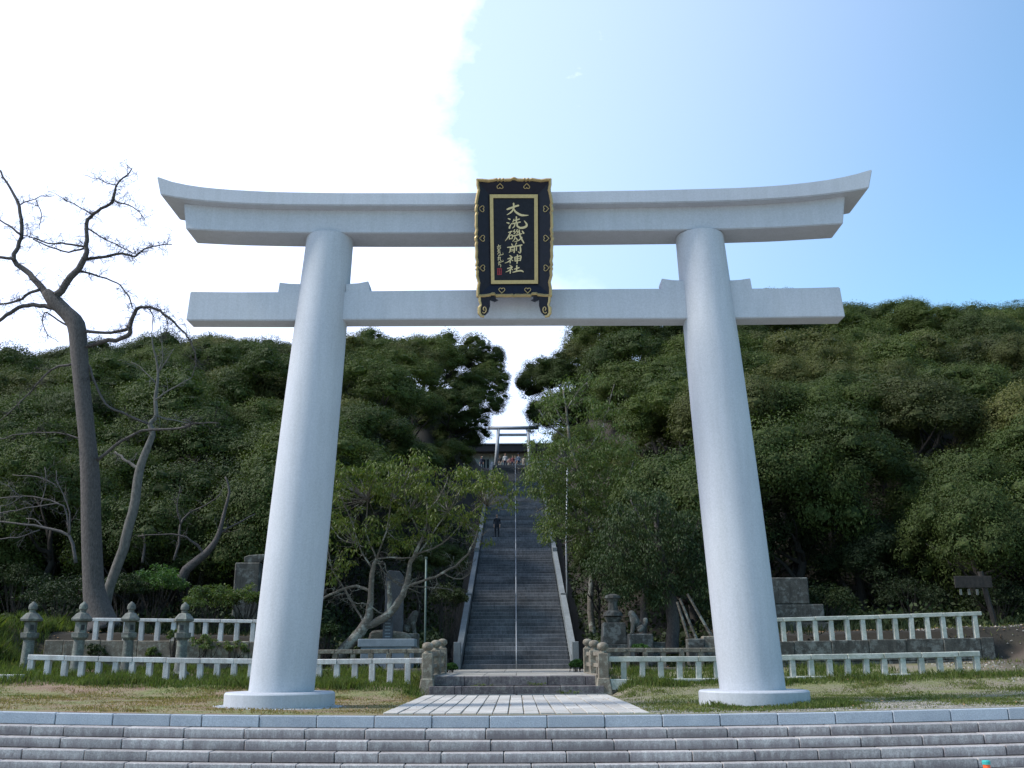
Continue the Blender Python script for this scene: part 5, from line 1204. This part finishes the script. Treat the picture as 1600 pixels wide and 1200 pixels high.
# thin light tree right of the staircase
YR = 50.0
t2, O2 = traced_tree('thin_leafy_tree', 'tall thin tree with loose light green leaves overhanging the right side of the staircase', 'tree', YR, (925, 1000),
    [[(928, 1000, 14), (922, 930, 12), (930, 860, 10), (915, 800, 8), (905, 740, 7), (890, 690, 6), (885, 640, 4), (880, 610, 2.5)]],
    [[(930, 860, 6), (950, 810, 5), (975, 770, 4), (990, 720, 3)], [(922, 830, 5), (890, 800, 4), (860, 790, 3), (838, 800, 2)], [(905, 740, 4), (870, 720, 3), (840, 720, 2), (815, 735, 1.5)], [(890, 690, 4), (860, 665, 3), (842, 640, 2)], [(900, 720, 4), (935, 680, 3), (950, 640, 2), (960, 600, 1.5)], [(885, 640, 3), (905, 610, 2), (925, 590, 1.5)], [(895, 790, 4), (903, 812, 4), (905, 840, 2)], [(888, 670, 3), (870, 640, 2), (860, 610, 1.4)], [(945, 820, 4), (915, 835, 3), (880, 850, 2)]],
    'bark_cherry', (.9, 1, 3, .013))
poly = [(845, 620), (870, 595), (905, 590), (930, 575), (965, 600), (975, 660), (1000, 720), (1000, 800), (960, 860), (905, 870), (880, 835), (850, 850), (838, 815), (858, 790), (826, 770), (812, 745), (830, 720), (826, 690), (850, 690), (830, 640)]
pts = [tuple(p - O2) for p in sample_poly(poly, 620, YR, 2.2, rg, lambda x, y: .35 if y < 690 else 1.0)]
link('foliage', quads_mesh('foliage', cluster_leaves(pts, rg, 46, .50, .095), 4, 'leaf_d'), t2)
# drooping leafy tree by the lion
YD = 40.5
t3, O3 = traced_tree('drooping_leafy_tree', 'dense drooping broadleaf tree above the lion statue, left of the right pillar', 'tree', YD, (1048, 1005),
    [[(1050, 1022, 28), (1050, 1005, 26), (1052, 970, 24), (1046, 935, 26), (1040, 900, 20), (1030, 850, 14), (1025, 800, 8)], [(1004, 1000, 16), (1006, 950, 14), (1010, 900, 12), (1015, 850, 8)]],
    [[(1040, 900, 8), (1070, 860, 6), (1090, 820, 4)], [(1010, 900, 8), (980, 870, 6), (950, 850, 4)], [(1030, 850, 6), (1000, 810, 4), (985, 780, 3)]], 'bark_big', (.7, 1, 2, .014))
poly = [(960, 790), (985, 768), (1030, 770), (1060, 800), (1098, 810), (1112, 860), (1118, 930), (1095, 950), (1075, 932), (1050, 925), (1030, 960), (1012, 940), (995, 915), (975, 945), (950, 930), (925, 905), (915, 880), (940, 850), (945, 815)]
pts = [tuple(p - O3) for p in sample_poly(poly, 620, YD, 1.7, rg)]
V = cluster_leaves(pts, rg, 50, .42, .075, droop=.9, asp=.36)
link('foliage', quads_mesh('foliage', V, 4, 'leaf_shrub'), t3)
mb = MB()
for p in pts[::3]: mb.tube([Vector(p), Vector(p) * .93 + Vector((0, 0, .12))], [.02, .03], 4)
part('branches', mb, 'bark_dark', t3)['kind'] = 'stuff'

# ------------------------------------------------------------------ shrubs under the trees
def shrub(px, py, Y, rpx, label, mat='leaf_shrub', n=70, per=60, leaf=.06, hs=.7, name='shrub', cat='shrub', droop=.2, asp=.38, zoff=.25):
    p = atY(px, py, Y); R = rpx * ppm(Y, py); z0 = min(gz(p.x, Y), p.z - .2); t = thing(name, label, cat, (p.x, Y, z0)); O_ = Vector((p.x, Y, z0))
    C = []
    for _ in range(n):
        d_ = Vector(rg.normal(0, 1, 3)).normalized() * R * rg.uniform(.45, 1.0); d_.z = abs(d_.z) * hs - R * zoff; C.append(tuple(Vector((p.x, Y, p.z)) + d_ - O_))
    link('foliage', quads_mesh('foliage', cluster_leaves(C, rg, per, R * .24, leaf, droop, asp), 4, mat), t)
    mb = MB()
    for c in C[::3]: mb.tube(wob_path((rg.normal(0, .1), rg.normal(0, .1), -.05), c, 3, .05, rg), [.022, .016, .011, .006], 4)
    part('stems', mb, 'bark_dark', t); return t
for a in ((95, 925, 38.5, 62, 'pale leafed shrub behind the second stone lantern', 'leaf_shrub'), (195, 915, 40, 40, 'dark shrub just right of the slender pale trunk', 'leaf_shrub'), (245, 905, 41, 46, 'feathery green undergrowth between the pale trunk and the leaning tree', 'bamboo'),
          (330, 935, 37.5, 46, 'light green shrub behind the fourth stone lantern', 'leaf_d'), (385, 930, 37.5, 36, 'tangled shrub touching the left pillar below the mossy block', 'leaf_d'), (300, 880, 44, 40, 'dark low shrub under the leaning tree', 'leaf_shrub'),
          (30, 900, 43, 46, 'dark shrub at the far left under the bare branches', 'leaf_shaded'), (510, 985, 37, 24, 'low green shrub right of the left pillar behind the brown fence', 'leaf_shrub'), (903, 1037, 37, 13, 'small weed clump at the foot of the right staircase wall', 'bamboo'),
          (703, 1042, 36.6, 11, 'small weed clump at the foot of the left staircase wall', 'bamboo'), (1000, 1012, 36.2, 14, 'small leafy weeds in front of the lion pedestal', 'bamboo'), (700, 930, 46, 34, 'black shaded shrub by the left staircase wall', 'leaf_shaded'),
          (1290, 935, 42, 50, 'dim shrub right of the stepped stone base in deep shade', 'leaf_shaded'), (1420, 925, 43, 60, 'dim shrub in deep shade above the upper right fence', 'leaf_shaded'), (1560, 930, 42, 56, 'dim shrub behind the notice board at the right edge', 'leaf_shaded')):
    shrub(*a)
# creepers over the upper left fence
for px, py, r_, lb in ((318, 992, 26, 'creeper swamping the upper left fence beside the fourth lantern'), (275, 985, 15, 'creeper hanging over the fence between the third and fourth lanterns'), (368, 1000, 22, 'creeper on the low wall next to the left pillar'), (150, 1008, 18, 'creeper on the low wall between the second and third lanterns'), (240, 1012, 14, 'small creeper on the low wall behind the third lantern')):
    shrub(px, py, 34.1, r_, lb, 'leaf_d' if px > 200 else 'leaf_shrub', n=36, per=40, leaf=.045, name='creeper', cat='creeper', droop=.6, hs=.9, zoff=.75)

# ------------------------------------------------------------------ grass, weeds, gravel and fallen leaves
def blades(name, n, xr, yr, h, w_, mat, kind_label, cat, mask=None, lean=.35, seg=1, clump=0):
    g = np.random.default_rng(abs(hash(kind_label)) % 1000 if False else len(kind_label) * 7 + n % 97)
    x = g.uniform(xr[0], xr[1], n); y = g.uniform(yr[0], yr[1], n)
    if clump:
        cx, cy = g.uniform(xr[0], xr[1], clump), g.uniform(yr[0], yr[1], clump); k = g.integers(0, clump, n // 2); x[:n // 2] = cx[k] + g.normal(0, .14, n // 2); y[:n // 2] = cy[k] + g.normal(0, .14, n // 2)
    if mask is not None: m_ = mask(x, y, g); x, y = x[m_], y[m_]
    n = len(x); z = terrain(x, y) - .01; hh = (h[0] + (h[1] - h[0]) * g.random(n)) * (.75 + .35 * np.sin(x * 2.1 + np.sin(y * 3))) ; a = g.uniform(0, 6.28, n); la = g.uniform(0, 6.28, n); l = np.abs(g.normal(0, lean, n)) * hh
    wx, wy = np.cos(a) * w_, np.sin(a) * w_; lx, ly = np.cos(la) * l, np.sin(la) * l
    B = np.stack([x, y, z], 1); A1 = B + np.stack([-wx, -wy, 0 * x], 1); A2 = B + np.stack([wx, wy, 0 * x], 1)
    Mx = np.stack([lx * .35, ly * .35, hh * .6], 1); T = B + np.stack([lx, ly, hh], 1)
    V = np.stack([A1, A2, A2 * .0 + B + Mx + np.stack([wx, wy, 0 * x], 1) * .7, T, B + Mx - np.stack([wx, wy, 0 * x], 1) * .7], 1).reshape(-1, 3)
    o = link(name, quads_mesh(name, V, 5, mat)); tag(o, kind_label, cat, None, 'stuff'); return o
nofoot = lambda x, y, g: (np.abs(x) > 2.72)
base_x = [atY(437.6, 1090, TY).x, atY(1178, 1090, TY).x]
def clear(x, y): 
    m_ = np.abs(x) > 2.66
    for b_ in base_x: m_ &= (x - b_) ** 2 + (y - TY) ** 2 > 1.2 ** 2
    return m_
blades('tall_grass', 60000, (-21, -2.75), (28.3, 33.9), (.12, .34), .011, 'grass', 'tall green grass growing through the left front fence', 'grass', lambda x, y, g: g.random(len(x)) < np.where(y < 29.6, 1, .6) * np.where(y < 28.3 + .5 * np.sin(x * 1.3) ** 2, .35, 1), .4, clump=500)
blades('mound_grass', 26000, (-24, -14.8), (29, 38), (.25, .65), .014, 'grass', 'lush grass covering the mound at the left edge', 'grass', lambda x, y, g: (x < -15.2 - (y > 34) * .8), .45, clump=200)
blades('fence_weeds', 15000, (2.9, 14.6), (28.7, 29.75), (.06, .26), .011, 'grass', 'short green grass along the kerb of the right front fence', 'grass', lambda x, y, g: g.random(len(x)) < .35 + .6 * (y - 28.7), .4, clump=120)
blades('rear_weeds', 12000, (2.9, 12), (30.2, 34.4), (.08, .3), .012, 'grass', 'weeds between the two right fences', 'grass', lambda x, y, g: g.random(len(x)) < .6, .4, clump=160)
blades('short_turf', 70000, (2.66, 17.5), (20.25, 29.0), (.03, .085), .010, 'turf', 'short yellow green turf on the right of the paved path', 'grass', lambda x, y, g: clear(x, y) & (g.random(len(x)) < .30 + .7 * (np.sin(x * .9 + 1.2) * np.sin(y * .8) > -.1)), .6, clump=500)
blades('pillar_grass', 9000, (4.2, 9.3), (20.6, 22.3), (.06, .17), .010, 'grass', 'greener grass tufts around the right pillar base', 'grass', lambda x, y, g: clear(x, y) & (np.hypot(x - base_x[1], y - TY) < 2.3), .5, clump=60)
blades('dry_turf', 60000, (-17.5, -2.66), (20.25, 28.6), (.025, .07), .010, 'dry', 'thin dry brown turf on the left of the paved path', 'grass', lambda x, y, g: clear(x, y) & (g.random(len(x)) < .6), .7, clump=400)
blades('turf_patches', 26000, (-17.5, -2.66), (20.25, 28.6), (.03, .10), .010, 'turf', 'green patches in the dry left turf', 'grass', lambda x, y, g: clear(x, y) & (np.sin(x * .8 + 2) * np.sin(y * 1.1 + x * .3) + (y - 26) * .35 > .25 * g.random(len(x))), .6, clump=200)
blades('forest_floor_weeds', 26000, (-22, 22), (34.9, 44), (.1, .5), .014, 'leaf_shaded', 'dark weeds on the forest floor behind the walls', 'undergrowth', lambda x, y, g: (np.abs(x) > 3.1) & ((x < 8) | (g.random(len(x)) < .3)), .5, clump=300)
def undergrowth(name, n, xr, yr, label, leaf=.13, hmax=1.3):
    g = np.random.default_rng(77); x = g.uniform(xr[0], xr[1], n); y = g.uniform(yr[0], yr[1], n); m_ = (np.abs(x) > 3.25) & (np.abs(x) < y * .56 + 8); x, y = x[m_], y[m_]
    b_ = .55 + .45 * np.sin(x * 1.1 + np.sin(y * .7) * 2) * np.sin(y * .9); z = terrain(x, y) + g.random(len(x)) * hmax * b_
    Nn = rand_dirs(len(x), g) + np.array([0, -.4, .6]); Nn /= np.linalg.norm(Nn, axis=1, keepdims=True)
    tag(link(name, quads_mesh(name, leaves(np.stack([x, y, z], 1), Nn, g.uniform(.6, 1.2, len(x)) * leaf, g), 4, 'leaf_shaded')), label, 'undergrowth', None, 'stuff')
undergrowth('hillside_undergrowth', 150000, (-40, 40), (40.5, 74), 'dark leafy undergrowth covering the hillside beneath the trees')
def pebbles(name, n, pos, size, mat, label, cat='gravel'):
    g = np.random.default_rng(n); x, y, z = pos(g, n); n = len(x); s = g.uniform(size[0], size[1], n)
    T = np.array([[0, 0, 1], [1, 0, -.2], [-.5, .87, -.2], [-.5, -.87, -.2]]); F = [(0, 1, 2), (0, 2, 3), (0, 3, 1)]
    a = g.uniform(0, 6.28, n); c_, s_ = np.cos(a), np.sin(a); W_ = []
    for k in range(4):
        tx, ty, tz = T[k]; W_.append(np.stack([x + s * (tx * c_ - ty * s_), y + s * (tx * s_ + ty * c_), z + s * .7 * tz], 1))
    V = np.concatenate([np.stack([W_[i] for i in f_], 1).reshape(-1, 3) for f_ in F]); o = link(name, quads_mesh(name, V, 3, mat)); tag(o, label, cat, None, 'stuff')
def pos_r(g, n):
    x = g.uniform(2.7, 17, n); y = 20.2 + np.abs(g.normal(0, 1.5, n)) + (x > 12) * g.uniform(0, 5, n); m_ = clear(x, y) & (y < 29); x, y = x[m_], y[m_]; return x, y, terrain(x, y)
pebbles('gravel', 22000, pos_r, (.010, .028), 'pebble', 'grey gravel scattered along the step edge on the right')
def pos_b(g, n):
    a = g.uniform(math.pi * .75, math.pi * 2.35, n); r = 1.22 + np.abs(g.normal(0, .07, n)); x = base_x[0] + r * np.cos(a); y = TY + r * np.sin(a); return x, y, terrain(x, y)
pebbles('white_gravel', 1600, pos_b, (.015, .035), 'torii', 'white gravel bits spilled round the left pillar base')
def fallen(n, label):
    g = np.random.default_rng(3); x = g.uniform(-13, 13, n); y = g.uniform(20.0, 29.4, n); m_ = clear(x, y) | (g.random(n) < .25); x, y = x[m_], y[m_]; z = terrain(x, y) + np.where(np.abs(x) < 2.66, bz(x) * 0 + .045, .06)
    Nn = rand_dirs(len(x), g) * .35 + np.array([0, 0, 1]); Nn /= np.linalg.norm(Nn, axis=1, keepdims=True)
    tag(link('fallen_leaves', quads_mesh('fallen_leaves', leaves(np.stack([x, y, z], 1), Nn, g.uniform(.02, .045, len(x)), g), 4, 'litter')), label, 'leaves', None, 'stuff')
M['litter'] = flat_mat('dead_leaf', (.22, .12, .05), .8, 0, .4, 3)
fallen(500, 'a few brown fallen leaves on the turf and paving')
blades('bank_weeds', 9000, (14.4, 24), (27, 38), (.05, .22), .012, 'turf', 'sparse dull weeds on the earth bank at the right edge', 'grass', lambda x, y, g: g.random(len(x)) < .25 + .75 * (np.sin(x * 1.7) * np.sin(y * 1.3) > .2), .6, clump=160)
def pos_k(g, n):
    x = g.uniform(13.5, 24, n); y = g.uniform(27, 38, n); return x, y, terrain(x, y)
pebbles('bank_rubble', 2500, pos_k, (.015, .06), 'pebble', 'small stones and debris on the earth bank at the right edge')
def litter(n, xr, yr, label):
    g = np.random.default_rng(n); x = g.uniform(xr[0], xr[1], n); y = g.uniform(yr[0], yr[1], n); m_ = np.abs(x) > 2.9; x, y = x[m_], y[m_]; z = terrain(x, y) + .02
    Nn = rand_dirs(len(x), g) * .4 + np.array([0, 0, 1]); Nn /= np.linalg.norm(Nn, axis=1, keepdims=True)
    tag(link('leaf_litter', quads_mesh('leaf_litter', leaves(np.stack([x, y, z], 1), Nn, g.uniform(.025, .06, len(x)), g), 4, 'litter')), label, 'leaves', None, 'stuff')
litter(9000, (-22, 24), (34.6, 44), 'brown leaf litter on the forest floor behind the terrace walls')
litter(1200, (13.5, 24), (26, 34.4), 'brown leaf litter on the bank right of the fences')
# weeds in the joints of the gate steps
for px, py, Y, lb in ((752, 1070, 29.95, 'small weed growing from a joint of the gate steps, left of centre'), (840, 1068, 29.95, 'small weed growing from a joint of the gate steps, right of centre'), (888, 1081, 29.5, 'low weed at the right foot of the gate steps')):
    p = atY(px, py, Y); t = thing('weed', lb, 'weed', (p.x, Y - .0, p.z - .05)); C = [(rg.normal(0, .16), rg.normal(0, .04), rg.uniform(0, .07)) for _ in range(12)]
    link('leaves', quads_mesh('leaves', cluster_leaves(C, rg, 12, .07, .03, .1, .4), 4, 'grass'), t)
